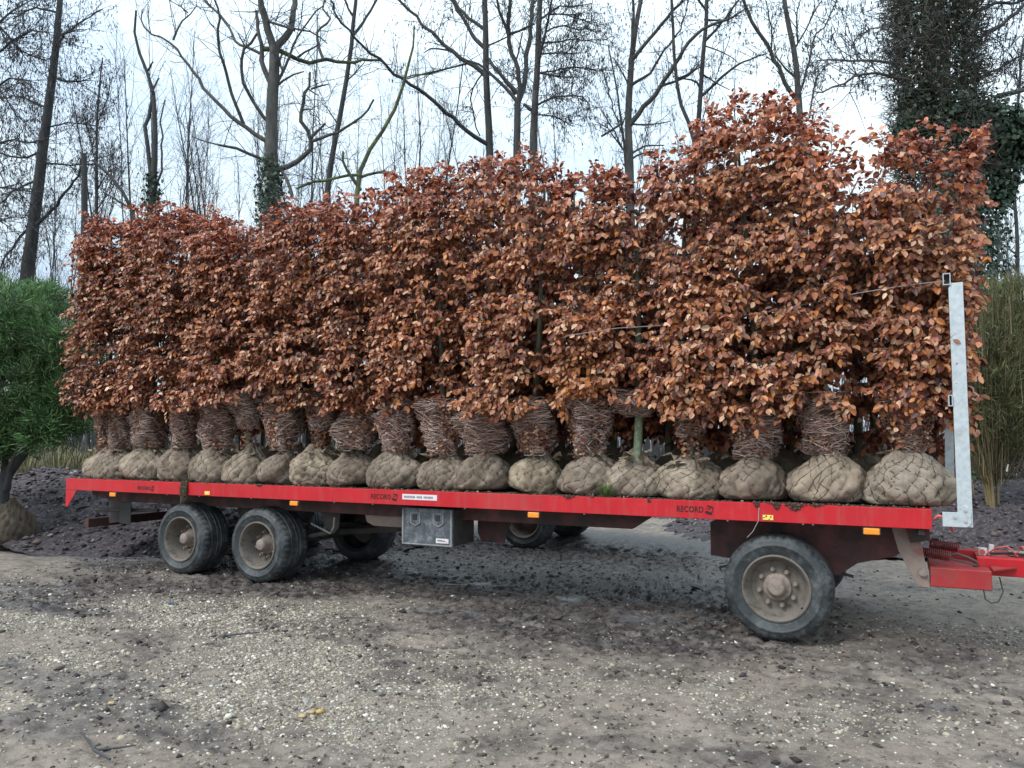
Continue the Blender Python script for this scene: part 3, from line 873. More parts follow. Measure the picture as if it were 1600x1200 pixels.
# drawbar frame: a stub box and the long beam that leaves the frame
MB().box(-.02, .42, .25, .48, .545, .70).obj('drawbar_stub', M['redold'], T, bevel=.006)
MB().prism([(-.02, .485), (.425, .485), (.33, .95), (-.02, .95)], 'z', .62, .692).obj('drawbar_plate', M['redold'], T, bevel=.004)
MB().box(.34, 3.2, .50, .62, .63, .775).obj('drawbar_beam', M['red'], T, bevel=.006)
MB().prism([(.43, .26), (.43, .495), (.62, .495)], 'z', .70, .712).obj('drawbar_gusset', M['redold'], T)
MB().box(.10, 3.2, .95, 1.07, .63, .775).obj('drawbar_beam', M['red'], T, bevel=.006)
MB().prism([(.35, .625), (3.2, .625), (3.2, .945), (.35, .945)], 'z', .75, .765).obj('drawbar_shelf', M['redold'], T)
# coil spring with hooks, lying on the drawbar
def helix(a, b, rad, turns, n):
    a = np.array(a); b = np.array(b); d_ = b - a; L = np.linalg.norm(d_); d_ /= L
    u = np.cross(d_, [0, 0, 1.0]); u /= np.linalg.norm(u); w = np.cross(d_, u)
    t = np.linspace(0, 1, n)
    return a + d_ * L * t[:, None] + rad * (np.cos(2 * math.pi * turns * t)[:, None] * u + np.sin(2 * math.pi * turns * t)[:, None] * w)
MB().tube(helix((-.08, .46, .80), (.14, .46, .775), .038, 15, 180), .0065, 5).obj('coil_spring', M['spring'], T, smooth_angle=60)
MB().tube(helix((.0, .70, .84), (.22, .72, .82), .036, 15, 180), .0065, 5).obj('coil_spring', M['spring'], T, smooth_angle=60)
MB().tube([(.13, .46, .775), (.19, .46, .80), (.27, .46, .775), (.33, .46, .745), (.34, .47, .715), (.31, .46, .70)], .010, 7).tube([(.13, .44, .76), (.24, .44, .735), (.33, .45, .715)], .009, 6).obj('spring_hook', M['metal'], T, smooth_angle=60)
# hoses and cables on the drawbar
MB().tube([(.015, .04, 1.12), (.05, .02, 1.15), (.09, .02, 1.14), (.13, .06, 1.09), (.15, .14, 1.02)], .013, 8).obj('red_hose', M['redpipe'], T, smooth_angle=60)
MB().tube([(.36, .30, .545), (.37, .28, .47), (.41, .27, .445), (.46, .28, .46), (.50, .34, .53), (.49, .45, .63)], .005, 6).obj('cable', M['black'], T, smooth_angle=60)
MB().tube(helix((.62, .66, .82), (1.6, .70, .82), .045, 12, 170), .008, 6).obj('coiled_air_line', M['redpipe'], T, smooth_angle=60)
MB().tube([(.42, .70, .775), (.50, .68, .84), (.57, .66, .86), (.62, .66, .82)], .008, 6).obj('coiled_air_line', M['redpipe'], T, smooth_angle=60)
cp = MB().tube([(.40, .72, .77), (.40, .72, .83)], .035, 12).tube([(.46, .74, .77), (.47, .74, .86)], .022, 10).obj('coupling_head', M['white'], T, smooth_angle=40)
MB().tube([(.396, .683, .80), (.394, .676, .80)], .022, 12).obj('cap', M['redpipe'], cp)
MB().tube([(.45, .68, .79), (.6, .70, .80), (.75, .68, .79)], .012, 6).obj('cable', M['black'], T, smooth_angle=60)
MB().box(.60, .80, .74, .90, .766, .80).obj('wooden_chock', M['stalk'] if False else M['tan'], T, bevel=.006)
# thin cable hanging from the rail above the front tyre
MB().tube([(-1.34, -.006, 1.16), (-1.345, -.008, 1.05), (-1.40, .03, .95), (-1.46, .07, .885)], .0035, 5).obj('cable', M['wire'], T)

# ---- galvanised headboard
G = M['galv']
H = empty('headboard', (0, 0, 0), parent=T)
for y, s_ in ((-.004, 1), (WID - .008, 1)):
    p = MB().prism([(.182, 1.07), (.285, 1.07), (.285, 3.03), (.200, 3.03), (.182, 2.99)], 'y', y, y + .012).obj('post', G, H, bevel=.002)
MB().box(.273, .285, .0085, .08, 1.205, 3.028).obj('post_flange', G, H)
MB().prism([(.135, 1.19), (.205, 1.19), (.235, 2.5), (.17, 2.5)], 'y', .74, .752).obj('inner_post', G, H)
MB().box(.145, .157, .753, .84, 1.19, 1.55).obj('inner_post', G, H)
MB().prism([(.075, 1.07), (.24, 1.07), (.265, 1.085), (.275, 1.11), (.275, 1.19), (.255, 1.23), (.225, 1.24), (.19, 1.22), (.18, 1.185), (.075, 1.185)], 'y', -.016, -.0045).obj('foot_plate', G, H, bevel=.002)
bl = MB().lathe_y([(0, .014), (-.007, .013), (-.009, 0)], (0, 0, 0), 8).mesh('bolt', M['wire'])
for bx_, bz in ((.235, 1.115), (.16, 1.145), (.235, 1.20)): link('bolt', bl, H, (bx_, -.016, bz))
def hollow_tube(x0, x1, z0, z1, y0, y1, name='cross_tube'):
    t_ = .006
    m = MB()
    m.box(x0, x1, y0, y1, z0, z0 + t_).box(x0, x1, y0, y1, z1 - t_, z1)
    m.box(x0, x0 + t_, y0 + .0005, y1 - .0005, z0 + t_, z1 - t_).box(x1 - t_, x1, y0 + .0005, y1 - .0005, z0 + t_, z1 - t_)
    o = m.obj(name, G, H)
    MB().box(x0 + t_ + .0005, x1 - t_ - .0005, y0 + .05, y0 + .06, z0 + t_ + .0005, z1 - t_ - .0005).obj('shade_plug', M['black'], o)  # black plug standing in for the shade inside the tube
hollow_tube(.145, .199, 3.015, 3.11, -.02, WID)
hollow_tube(.150, .180, 2.03, 2.12, -.02, WID)
hollow_tube(.182 - .004, .199 + .004, 2.03, 2.12, .012, WID - .02)

# ------------------------------------------------------------------ second trailer parked behind, wheels seen under the bed
E2 = empty('parked_trailer', (-5.64, 4.2, 0), 'dark trailer parked behind the red one, only its wheel with a pale rim ring showing', 'trailer')
def simple_wheel(x, y):
    w = empty('wheel', (x, y, RAD + .002), parent=E2)
    link('tyre', ty_f, w); link('rim', rim_r, w); link('hub', hub_r, w)
simple_wheel(-.05, 0); simple_wheel(-.05, 1.75)
MB().tube([(-.05, .25, RAD), (-.05, 1.85, RAD)], .06, 10).obj('axle', M['metal'], E2)
MB().box(-3.2, 2.6, .05, 2.0, .93, 1.06).obj('hidden_chassis', M['metal'], E2, bevel=.01)  # out of sight, added for the shadow it casts on the ground

# ------------------------------------------------------------------ beech hedge trees
def leaf_geom(P, A, N, size, width=.6, fold=.22, curl=.10):
    """P base points, A axis (unit), N normal; returns V (n*6,3), F"""
    A = A / np.maximum(np.linalg.norm(A, axis=1, keepdims=True), 1e-9)
    N = N - A * np.sum(A * N, 1, keepdims=True); N /= np.maximum(np.linalg.norm(N, axis=1, keepdims=True), 1e-9)
    Sx = np.cross(A, N)
    s = size[:, None]; w = s * np.reshape(width, (-1, 1)) * .5
    f = s * np.reshape(fold, (-1, 1)) * .5; cu = s * np.reshape(curl, (-1, 1))
    b = P; t = P + A * s - N * cu
    l1 = P + A * s * .32 - Sx * w * .95 + N * f * .8; l2 = P + A * s * .72 - Sx * w * .78 + N * f * .5
    r1 = P + A * s * .32 + Sx * w * .95 + N * f * .8; r2 = P + A * s * .72 + Sx * w * .78 + N * f * .5
    V = np.stack([b, l1, l2, t, r2, r1], 1)
    n = len(P)
    o = (np.arange(n) * 6)[:, None, None]
    F = (np.array([[0, 3, 2, 1], [0, 5, 4, 3]])[None] + o).reshape(-1, 4)
    return V.reshape(-1, 3), F
LEAFCOL = np.array([(.45, .165, .078), (.59, .285, .158), (.33, .099, .050), (.18, .052, .034), (.78, .49, .31), (.55, .20, .060), (.10, .034, .027)])  # the palest tone paints bright highlights on scattered leaves
LEAFW = np.array([4, 3.2, 3.4, 3.0, 1.7, 1.5, 2.2])
def leafcols(r, n, warm=0.0, dark=1.0):
    w = LEAFW * np.array([1, 1 + warm, 1 - .5 * warm, 1 - .6 * warm, 1 + warm, 1 + 2 * warm, 1 - .5 * warm]); w = np.clip(w, .05, None)
    c = LEAFCOL[r.choice(len(LEAFCOL), n, p=w / w.sum())] * r.uniform(.8, 1.2, (n, 1)) * dark
    return c
# eight shared meshes for the leaves that can be picked out one by one (length 1 along x, normal +z)
LM = []
rl = rng(99)
for k in range(10):
    V_, F_ = leaf_geom(np.zeros((1, 3)), np.array([[1.0, 0, 0]]), np.array([[0, 0, 1.0]]), np.ones(1), rl.uniform(.52, .76), rl.uniform(.0, .5), rl.normal(.08, .15))
    LM.append(np_mesh('leaf', V_, F_, M['leaf'], False, np.repeat(leafcols(rl, 1, .8), 6, axis=0)))

def top_z(x):
    xs = [-11.66, -11.43, -11.06, -10.32, -9.5, -8.6, -8.11, -7.7, -7.54, -7.21, -6.58, -6.07, -5.72, -5.6, -4.96, -4.62, -4.36, -3.72, -3.48, -3.38, -3.19, -2.77, -2.6, -2.43, -2.29, -2.06, -1.9, -1.77, -1.4, -1.0, -.78, -.62, -.52, -.39, -.28, 0, .2, .52, .6]
    zs = [5.0, 5.04, 5.14, 4.96, 5.06, 4.9, 4.58, 4.46, 4.64, 4.79, 4.77, 4.70, 4.66, 4.91, 4.88, 4.80, 4.92, 4.90, 4.73, 4.58, 4.62, 4.53, 4.38, 4.44, 4.6, 4.63, 4.76, 4.97, 5.02, 4.84, 4.65, 4.55, 4.34, 4.32, 4.43, 4.45, 4.37, 4.12, 3.75]
    return np.interp(x, xs, zs)
def bot_z(x):
    return np.interp(x, [-11.2, -9, -7.6, -6.5, -5.6, -4.2, -3.2, -2.6, -2.1, -1.5, -.9, -.3, .3], [2.26, 2.18, 2.30, 2.18, 2.12, 2.06, 2.10, 2.16, 2.08, 1.99, 2.06, 2.04, 2.02])

def ball_mesh(seed, a, b_, h, netn=15, rings=40, segs=84, collar=.12, lumpy=1.0, tone=(.30, .255, .195)):
    """burlap-wrapped root ball standing on z=0; a, b_ half widths in x, y; h height of the shoulder"""
    r = rng(seed)
    pr = np.array([(0, .0), (.60, .0), (.85, .03), (.97, .14), (1.0, .32), (.96, .52), (.85, .69), (.68, .84), (.50, .94), (.38, 1.01), (.30, 1.03 + collar * .5), (.26, 1.03 + collar), (.20, 1.05 + collar), (.0, 1.04 + collar)])
    s = np.concatenate([[0], np.cumsum(np.hypot(np.diff(pr[:, 0]), np.diff(pr[:, 1])))]); s /= s[-1]
    t = np.linspace(0, 1, rings)
    rad = np.interp(t, s, pr[:, 0]); zz = np.interp(t, s, pr[:, 1])
    for _ in range(2):
        rad[1:-1] = (rad[:-2] + 2 * rad[1:-1] + rad[2:]) / 4
    th = np.linspace(0, 2 * math.pi, segs, endpoint=False)
    TH, TT = np.meshgrid(th, t)
    RAD_, ZZ = np.interp(TT, t, rad), np.interp(TT, t, zz) * h
    cx, cy = np.cos(TH), np.sin(TH)
    lump = (fbm(cx * 1.6 + seed * 3.1 + 9, cy * 1.6 + ZZ * 4, seed, 3) - .5) * .34 * lumpy
    lump2 = (fbm(cx * 5 + seed * 1.7 + 20, cy * 5 + ZZ * 14, seed + 5, 3) - .5) * .15 * lumpy
    # net: two families of crossing spirals, warped
    wx = (fbm(TH * 1.2 + seed, ZZ * 6, seed + 2, 3) - .5) * 2.1
    u = TH / (2 * math.pi) * netn
    p = TT * 7.2
    def tri(q): return np.abs(q - np.round(q))
    d1, d2 = tri(u + p + wx), tri(u - p + wx * .8 + .3)
    dm = np.minimum(d1, d2)
    groove = np.exp(-(dm / .10) ** 2)
    low = smooth(.08, .16, TT) * (1 - smooth(.80, .90, TT)) * (.65 + .35 * smooth(.34, .56, fbm(cx * 1.5 + seed * 2.3, cy * 1.5 + TT * 3, seed + 12, 2)))
    # burlap pleats gathered towards the neck
    ple = np.sin(TH * 17 + wx * 6) * .05 * smooth(.70, .85, TT)
    k = 1 + lump + lump2 + ple * .9
    disp = low * ((1 - groove) * .024 * (.6 + lump * 2) - .014 * groove)
    cre = np.abs(fbm(cx * 2.2 + seed * 1.3 + 40, cy * 2.2 + ZZ * 9, seed + 60, 3) - .5)
    disp = disp - .020 * np.exp(-(cre / .022) ** 2) * smooth(.1, .2, TT) + (fbm(TH * 9, ZZ * 45, seed + 61, 2) - .5) * .012
    X = cx * (RAD_ * k * a + disp); Y = cy * (RAD_ * k * b_ + disp)
    Z = ZZ * (1 + lump * .3 * smooth(.2, .6, TT)) + disp * .25
    X = X + Z * r.normal(0, .10); Y = Y + Z * r.normal(0, .08); X = X * r.uniform(.96, 1.06)
    Z = Z * (1 + .10 * np.cos(TH + r.uniform(0, 6)) * smooth(.3, .7, TT))
    V = np.stack([X, Y, Z], -1)
    idx = np.arange(rings * segs).reshape(rings, segs)
    nx = np.roll(idx, -1, axis=1)
    F = np.stack([idx[:-1], nx[:-1], nx[1:], idx[1:]], -1).reshape(-1, 4)
    tn = np.array(tone)[None, None, :] * (.75 + .5 * fbm(TH * 3 + seed, TT * 9, seed + 8, 4))[..., None]
    stain = smooth(.50, .66, fbm(cx * 1.3 + seed, cy * 1.3 + TT * 2, seed + 30, 4))[..., None]
    tn = tn * (1 - stain * .5) + np.array([.115, .085, .065]) * stain * .5
    me = np_mesh('root_ball', V.reshape(-1, 3), F, M['burlap'], True, tn.reshape(-1, 3))
    # wires following the grooves
    A = []; B = []
    def surf(thv, tv):
        i = np.clip(tv * (rings - 1), 0, rings - 1.001); j = (thv / (2 * math.pi) % 1) * segs
        i0 = i.astype(int); j0 = j.astype(int) % segs
        fi = (i - i0)[:, None]; fj = (j - np.floor(j))[:, None]; j1 = (j0 + 1) % segs
        return (V[i0, j0] * (1 - fi) + V[i0 + 1, j0] * fi) * (1 - fj) + (V[i0, j1] * (1 - fi) + V[i0 + 1, j1] * fi) * fj
    tv = np.linspace(.14, .82, 30)
    for sgn, off, kw in ((1, 0, 1.0), (-1, .3, .8)):
        for n_ in range(netn):
            thv = np.full(30, 0.0) + (n_ - off) * 2 * math.pi / netn
            for _ in range(4):
                zz_ = np.interp(tv, t, zz) * h
                wv = (fbm((thv % (2 * math.pi)) * 1.2 + seed, zz_ * 6, seed + 2, 3) - .5) * 2.1 * kw
                thv = (n_ - off - sgn * tv * 7.2 - wv) * 2 * math.pi / netn
            Q = surf(thv, tv)
            nrm = Q.copy(); nrm[:, 2] = 0; nrm /= np.maximum(np.linalg.norm(nrm, axis=1, keepdims=True), 1e-6)
            Q = Q + nrm * .003
            A.append(Q[:-1]); B.append(Q[1:])
    A = np.concatenate(A); B = np.concatenate(B)
    L = np.linalg.norm(B - A, axis=1)
    ok = (L < .12) & (fbm(A[:, 0] * 6 + seed, A[:, 1] * 6 + A[:, 2] * 8, seed + 40, 2) < .67)
    A, B = A[ok], B[ok]
    rw = np.full(len(A), .0028)
    net = segs_mesh('wire_netting', A, B, rw, rw, M['net'])
    # loose flaps of sacking around the neck
    return me, net, h * (1.03 + collar)

def sack_flaps(seed, a, h, n, tone):
    r = rng(seed); V = []; F = []
    for k in range(n):
        th = r.uniform(0, 2 * math.pi); rd = a * r.uniform(.25, .5); L = r.uniform(.08, .2); W = r.uniform(.05, .11)
        c = np.array([math.cos(th) * rd, math.sin(th) * rd, h * r.uniform(.98, 1.08)])
        d = np.array([math.cos(th + r.normal(0, .8)), math.sin(th + r.normal(0, .8)), r.uniform(.1, .9)]); d /= np.linalg.norm(d)
        sdv = np.cross(d, [0, 0, 1]); sdv /= np.linalg.norm(sdv)
        o = len(V)
        for i in range(4):
            for j in range(4):
                p = c + d * L * i / 3 + sdv * W * (j / 3 - .5) * (1 - .3 * i / 3)
                p[2] += -.25 * L * (i / 3) ** 2 + r.normal(0, .012)
                V.append(p + r.normal(0, .006, 3))
        for i in range(3):
            for j in range(3):
                F.append((o + i * 4 + j, o + i * 4 + j + 1, o + i * 4 + j + 5, o + i * 4 + j + 4))
    tn = np.array(tone)[None] * r.uniform(.8, 1.2, (len(V), 1))
    return np_mesh('sacking_flap', np.array(V), np.array(F), M['burlap'], True, tn)

def bundle_meshes(seed, z0, z1, r0, r1, dens=1.0, tone=1.0, bulge=.02):
    """lower branches tied in: a dark core wound with twigs"""
    r = rng(seed)
    nr, ns = 9, 22
    t = np.linspace(0, 1, nr); th = np.linspace(0, 2 * math.pi, ns, endpoint=False)
    TH, TT = np.meshgrid(th, t)
    prof = r0 + (r1 - r0) * TT ** 1.1 + bulge * np.sin(TT * math.pi)
    k = prof * (1 + (fbm(np.cos(TH) * 1.4 + seed, np.sin(TH) * 1.4 + TT * 3, seed, 3) - .5) * 1.5)
    Vc = np.stack([np.cos(TH) * k, np.sin(TH) * k, z0 + (z1 - z0) * TT], -1)
    idx = np.arange(nr * ns).reshape(nr, ns); nx = np.roll(idx, -1, axis=1)
    F = np.stack([idx[:-1], nx[:-1], nx[1:], idx[1:]], -1).reshape(-1, 4)
    core = np_mesh('bundle_core', Vc.reshape(-1, 3), F, M['bundle'], True, np.tile([.17, .105, .085], (nr * ns, 1)))
    n = int(900 * dens)
    c0 = r.uniform(0, 2 * math.pi, n); ln = r.uniform(.2, 1.2, n) * r.choice([-1, 1], n); zt = r.uniform(0, 1, n); sl = r.normal(.0, .17, n)
    st = 7
    q = np.linspace(0, 1, st)
    thv = c0[:, None] + ln[:, None] * q; tv = np.clip(zt[:, None] + sl[:, None] * q * np.abs(ln)[:, None], -.03, 1.05)
    pr = (r0 + (r1 - r0) * np.clip(tv, 0, 1) ** 1.1 + bulge * np.sin(np.clip(tv, 0, 1) * math.pi)) * (1 + (fbm(np.cos(thv) * 1.4 + seed, np.sin(thv) * 1.4 + tv * 3, seed, 3) - .5) * 1.5) + r.uniform(.0, .045, n)[:, None] + (q - .5) ** 2 * r.uniform(0, .08, n)[:, None] + .008 * np.sin(q * 9 + c0[:, None])
    P = np.stack([np.cos(thv) * pr, np.sin(thv) * pr, z0 + (z1 - z0) * tv], -1)
    A = P[:, :-1].reshape(-1, 3); B = P[:, 1:].reshape(-1, 3)
    w = r.uniform(.0018, .0062, n)
    ra = (w[:, None] * (1 - .6 * q[:-1])).ravel(); rb = (w[:, None] * (1 - .6 * q[1:])).ravel()
    cols = np.array([(.50, .37, .32), (.34, .235, .20), (.62, .52, .47), (.19, .125, .11), (.50, .335, .28)])
    tn = cols[r.choice(5, n, p=[.3, .25, .17, .13, .15])] * tone * r.uniform(.8, 1.2, (n, 1))
    return core, segs_mesh('bundle_twig', A, B, ra, rb, M['bundle'], 3, np.repeat(tn, st - 1, axis=0))

def foliage_arrays(r, xc, w, y0, depth, ntot, warm, sizek=1.0, both=False, left=False, right=False, drop=0.0):
    """leaf sprays of one clipped tree: flat front, ragged top; world coordinates"""
    ns = int(ntot / 11)
    x = xc + r.uniform(-.5, .5, ns) * (w + .10)
    if left: x = x * .5 + xc * .5 + .36
    zt = top_z(x) - drop; zb = bot_z(x) - (0 if drop == 0 else .30)  # rear rows hang lower, shaped to darken the gaps behind the front row
    z = zb + (zt - zb) * r.uniform(.0, 1.0, ns) ** .95
    kind = r.uniform(0, 1, ns)
    topm = z > zt - .30
    dpt = np.where(kind < .62, r.uniform(0, .12, ns), r.uniform(.08, depth, ns))
    yb = y0 + (fbm(x * 1.7, z * 1.9, 12, 3) - .5) * .42
    y = yb + dpt
    d = np.stack([r.normal(0, .45, ns), -r.uniform(.5, 1, ns), r.normal(-.12, .30, ns)], -1)
    d[topm] = np.stack([r.normal(0, .35, topm.sum()), r.normal(-.2, .4, topm.sum()), r.uniform(-.2, .55, topm.sum())], -1)
    y[topm] = y0 + r.uniform(0, depth + .15, topm.sum())
    dx = (x - xc) / (w * .5)
    seam = np.zeros(ns)
    for sx_ in (-10.0, -8.75, -7.65, -5.72, -4.5, -3.42, -2.42, -.46): seam = np.maximum(seam, np.exp(-((x - sx_ - .05 * np.sin(z * 3 + sx_)) / .13) ** 2))
    y += .13 * np.abs(dx) ** 3 * (~topm) + .26 * seam * (1 - .5 * topm)
    seamcut = (r.uniform(0, 1, ns) > .55 * seam) & (r.uniform(0, 1, ns) > .22 * (np.abs(dx) > .8))
    if left:
        m = r.uniform(0, 1, ns) < .22; x[m] = xc + .16 - r.uniform(0, .10, m.sum()) - .10 * (z[m] < 3.2); y[m] = y0 + r.uniform(0, .7, m.sum()); d[m, 0] = -r.uniform(.4, 1, m.sum())
    if right:
        m = r.uniform(0, 1, ns) < .28; x[m] = xc + w / 2 - .06 + (z[m] - 2.0) * .10 + r.uniform(-.08, .04, m.sum()); y[m] = y0 + r.uniform(.1, .8, m.sum()); d[m, 0] = r.uniform(.4, 1, m.sum())
    d /= np.linalg.norm(d, axis=1, keepdims=True)
    # gaps between the sprays
    g = fbm(x * 1.7 + 50, z * 4.4 - x * .5, 55, 3, .5) + .10 * (vnoise(x * 1.1, z * 1.5, 5) - .5)
    keep = (g < .585) | topm | (r.uniform(0, 1, ns) < .06) | (dpt > .3)
    keep &= r.uniform(0, 1, ns) < np.where(z > zt - .12, .5, 1)
    keep &= seamcut
    x, y, z, d = x[keep], y[keep], z[keep], d[keep]; topm = topm[keep]; ns = len(x)
    L = np.where(topm, r.uniform(.08, .20, ns), r.uniform(.13, .27, ns))
    nl = 11
    t = (np.arange(nl) + .5) / nl
    t = np.clip(t[None, :] + r.uniform(-.05, .05, (ns, nl)), .05, 1)
    base = np.stack([x, y, z], -1)
    side = np.cross(d, np.array([[0, 0, 1.0]])); side /= np.maximum(np.linalg.norm(side, axis=1, keepdims=True), 1e-6)
    sgn = np.where(np.arange(nl) % 2 == 0, 1.0, -1.0)[None, :, None]
    droop = -.22 * (t ** 2)[..., None] * np.array([0, 0, 1.0]) * L[:, None, None]
    P = base[:, None, :] + d[:, None, :] * (L[:, None] * t)[..., None] + droop * (~topm)[:, None, None] + side[:, None, :] * sgn * .012
    A = d[:, None, :] * .45 + side[:, None, :] * sgn * r.uniform(.25, .8, (ns, nl, 1)) + np.array([0, 0, -1.0]) * (r.uniform(.2, 1.0, (ns, nl, 1)) * np.where(topm, .45, 1.0)[:, None, None]) + r.normal(0, .22, (ns, nl, 3))
    N = np.array([0, -.72, .55]) + r.normal(0, .38, (ns, nl, 3))
    P = P.reshape(-1, 3); A = A.reshape(-1, 3); N = N.reshape(-1, 3)
    n = len(P)
    size = r.uniform(.046, .080, n) * sizek
    patch = fbm(P[:, 0] * 1.1, P[:, 2] * 1.3, 88, 3)
    tn = leafcols(r, n, warm) * (.80 + .42 * patch)[:, None]
    hi_ = smooth(-.9, -.1, P[:, 2] - top_z(P[:, 0]))[:, None]
    tn = tn * (1 - hi_ * np.array([.04, .26, .26]))  # back-lit red of the tops put into the leaf colour
    hot = np.exp(-(((P[:, 0] + 3.15) / .34) ** 2 + ((P[:, 2] - 2.33) / .26) ** 2))[:, None]      # one bough of brighter orange leaves
    tn = tn * (1 - hot * .6) + np.array([.50, .18, .035]) * hot * .6
    spr = (base, base + d * L[:, None])
    return P, A, N, size, tn, spr

def beech(i, x, y, w, h, label, group, front=True, ntot=3200, warm=0.0, tone=(.30, .255, .195), ball_seed=None, style='bundle', nleaf=0, left=False, right=False, yface=.05):
    root = empty('beech_tree', (x, y, ZT - .008), label, 'tree', group)
    O = np.array([x, y, ZT - .008])
    r = rng(1000 + i)
    seed = ball_seed if ball_seed is not None else 200 + i
    if front:
        me, net, hb = ball_mesh(seed, w / 2 * 1.03, min(.36, w / 2 * 1.05), h, netn=int(r.integers(11, 17)), collar=r.uniform(.06, .2), lumpy=r.uniform(.7, 1.2), tone=tone)
        b = link('root_ball', me, root); b.rotation_euler = (r.normal(0, .05), r.normal(0, .06), r.uniform(0, 6.28))
        tag(link('wire_netting', net, b), kind='stuff')
        link('sacking_flap', sack_flaps(seed + 7, w / 2, h, int(r.integers(4, 9)), tone), b)
    else:
        me, net, hb = ball_mesh(seed, w / 2, w / 2, h, netn=12, rings=22, segs=40, tone=tone)
        link('root_ball', me, root)
    zb = bot_z(x) - O[2]; zt = top_z(x) - O[2]
    # trunk with a few limbs
    pts = np.array([(0, 0, h * .9), (r.normal(0, .015), r.normal(0, .015), zb * .8), (r.normal(0, .04), r.normal(0, .04), zb + .9), (r.normal(0, .06), r.normal(0, .05), zt - .45), (r.normal(0, .08), r.normal(0, .05), zt - .05)])
    tr = .042 if style != 'bare' else .045
    MB().tube(pts, [tr, tr * .92, tr * .7, tr * .3, .006], 9).obj('trunk', M['greenbark'] if style == 'bare' else M['bark'], root, smooth_angle=60)
    if front:
        z0 = hb * .96; z1 = zb + .10
        if style == 'bare': z0 = zb - .16
        if style == 'half': z0 = hb + (zb - hb) * .42
        r0 = r.uniform(.075, .125); r1 = r.uniform(.17, .225)
        if style == 'fat': r0, r1 = .15, .205
        if style in ('bare', 'half'): r0, r1 = .08, .2
        core, tw = bundle_meshes(seed + 3, z0, max(z1, z0 + .15), r0, r1, 1.0 if style != 'bare' else .7, r.uniform(1.15, 1.6), .055 if style == 'fat' else r.uniform(.0, .04))
        bo = link('twig_bundle', core, root, (r.normal(0, .012), r.normal(0, .012), 0)); bo.rotation_euler = (0, 0, 0)
        tag(link('bound_twigs', tw, bo), kind='stuff')
    P, A, N, size, tn, spr = foliage_arrays(r, x, .66 if not (left or right) else .7, yface, .55, ntot, warm, 1.0 if front else 1.25, left=left, right=right, drop=0.0 if front else .32)
    if right:
        q_ = (P[:, 0] > -.02) & (P[:, 1] < .10) & ~((r.uniform(0, 1, len(P)) < .35) & (np.abs(P[:, 2] - 2.55) < .22))
        P, A, N, size, tn = P[~q_], A[~q_], N[~q_], size[~q_], tn[~q_]
    if front:
        # leaves caught in and hanging under the tied branches
        n2 = int([900, 350, 1300, 600][i % 4])
        th = r.uniform(0, 2 * math.pi, n2); zz = r.uniform(hb * .98, zb + .1, n2); tq = np.clip((zz - z0) / max(z1 - z0, .1), 0, 1); rr_ = r0 + (r1 - r0) * tq ** 1.1 + .02 * np.sin(tq * math.pi) + r.uniform(-.01, .05, n2)
        P2 = np.stack([x + np.cos(th) * rr_, y + np.sin(th) * rr_, O[2] + zz], -1)
        sg = r.choice([-1, 1], n2); A2 = np.stack([-np.sin(th) * sg, np.cos(th) * sg, r.normal(-.25, .35, n2)], -1)
        N2 = np.stack([np.cos(th), np.sin(th), r.normal(.2, .3, n2)], -1)
        if style not in ('bare',):
            P = np.concatenate([P, P2]); A = np.concatenate([A, A2]); N = np.concatenate([N, N2])
            size = np.concatenate([size, r.uniform(.02, .055, n2)]); tn = np.concatenate([tn, leafcols(r, n2, -.1, 1.0) * np.array([.95, 1.1, 1.25])])
    sel = np.zeros(len(P), bool)
    if nleaf:
        cand = np.argsort(P[:, 1] + r.uniform(0, .12, len(P)))[:nleaf * 4]
        sel[r.choice(cand, nleaf, replace=False)] = True
    V_, F_ = leaf_geom(P[~sel] - O, A[~sel], N[~sel], size[~sel], r.uniform(.48, .78, (~sel).sum()), r.uniform(-.1, .6, (~sel).sum()), r.normal(.08, .16, (~sel).sum()))
    f = link('foliage', np_mesh('foliage', V_, F_, M['leaf'], False, np.repeat(tn[~sel], 6, axis=0)), root)
    tag(f, kind='stuff')
    for j in np.nonzero(sel)[0]:
        a = Vector(A[j]).normalized(); nn = Vector(N[j]); nn = (nn - a * nn.dot(a)).normalized(); s_ = nn.cross(a)
        k = float(size[j]) * 1.08
        o = bpy.data.objects.new('leaf', LM[int(r.integers(len(LM)))])
        COL.objects.link(o); o.parent = root
        mt = Matrix((a, s_, nn)).transposed().to_4x4()
        o.matrix_local = Matrix.Translation(Vector(P[j] - O)) @ mt @ Matrix.Diagonal((k, k, k, 1))
    # spray twigs and bare shoots poking out of the top
    base, tip = spr
    m_ = r.uniform(0, 1, len(base)) < .6
    A_ = base[m_] - O; B_ = tip[m_] - O
    nt_ = 12 if front else 6
    xs = x + r.uniform(-.36, .36, nt_); tz = top_z(xs)
    A2 = np.stack([xs, yface + r.uniform(.1, .55, nt_), tz - r.uniform(.3, .6, nt_)], -1) - O
    B2 = A2 + np.stack([r.normal(0, .07, nt_), r.normal(0, .06, nt_), r.uniform(.2, .5, nt_)], -1)
    A_ = np.concatenate([A_, A2]); B_ = np.concatenate([B_, B2])
    tw = segs_mesh('twigs', A_, B_, np.full(len(A_), .0035), np.full(len(A_), .0012), M['twig'])
    tag(link('twigs', tw, root), kind='stuff')
    return root

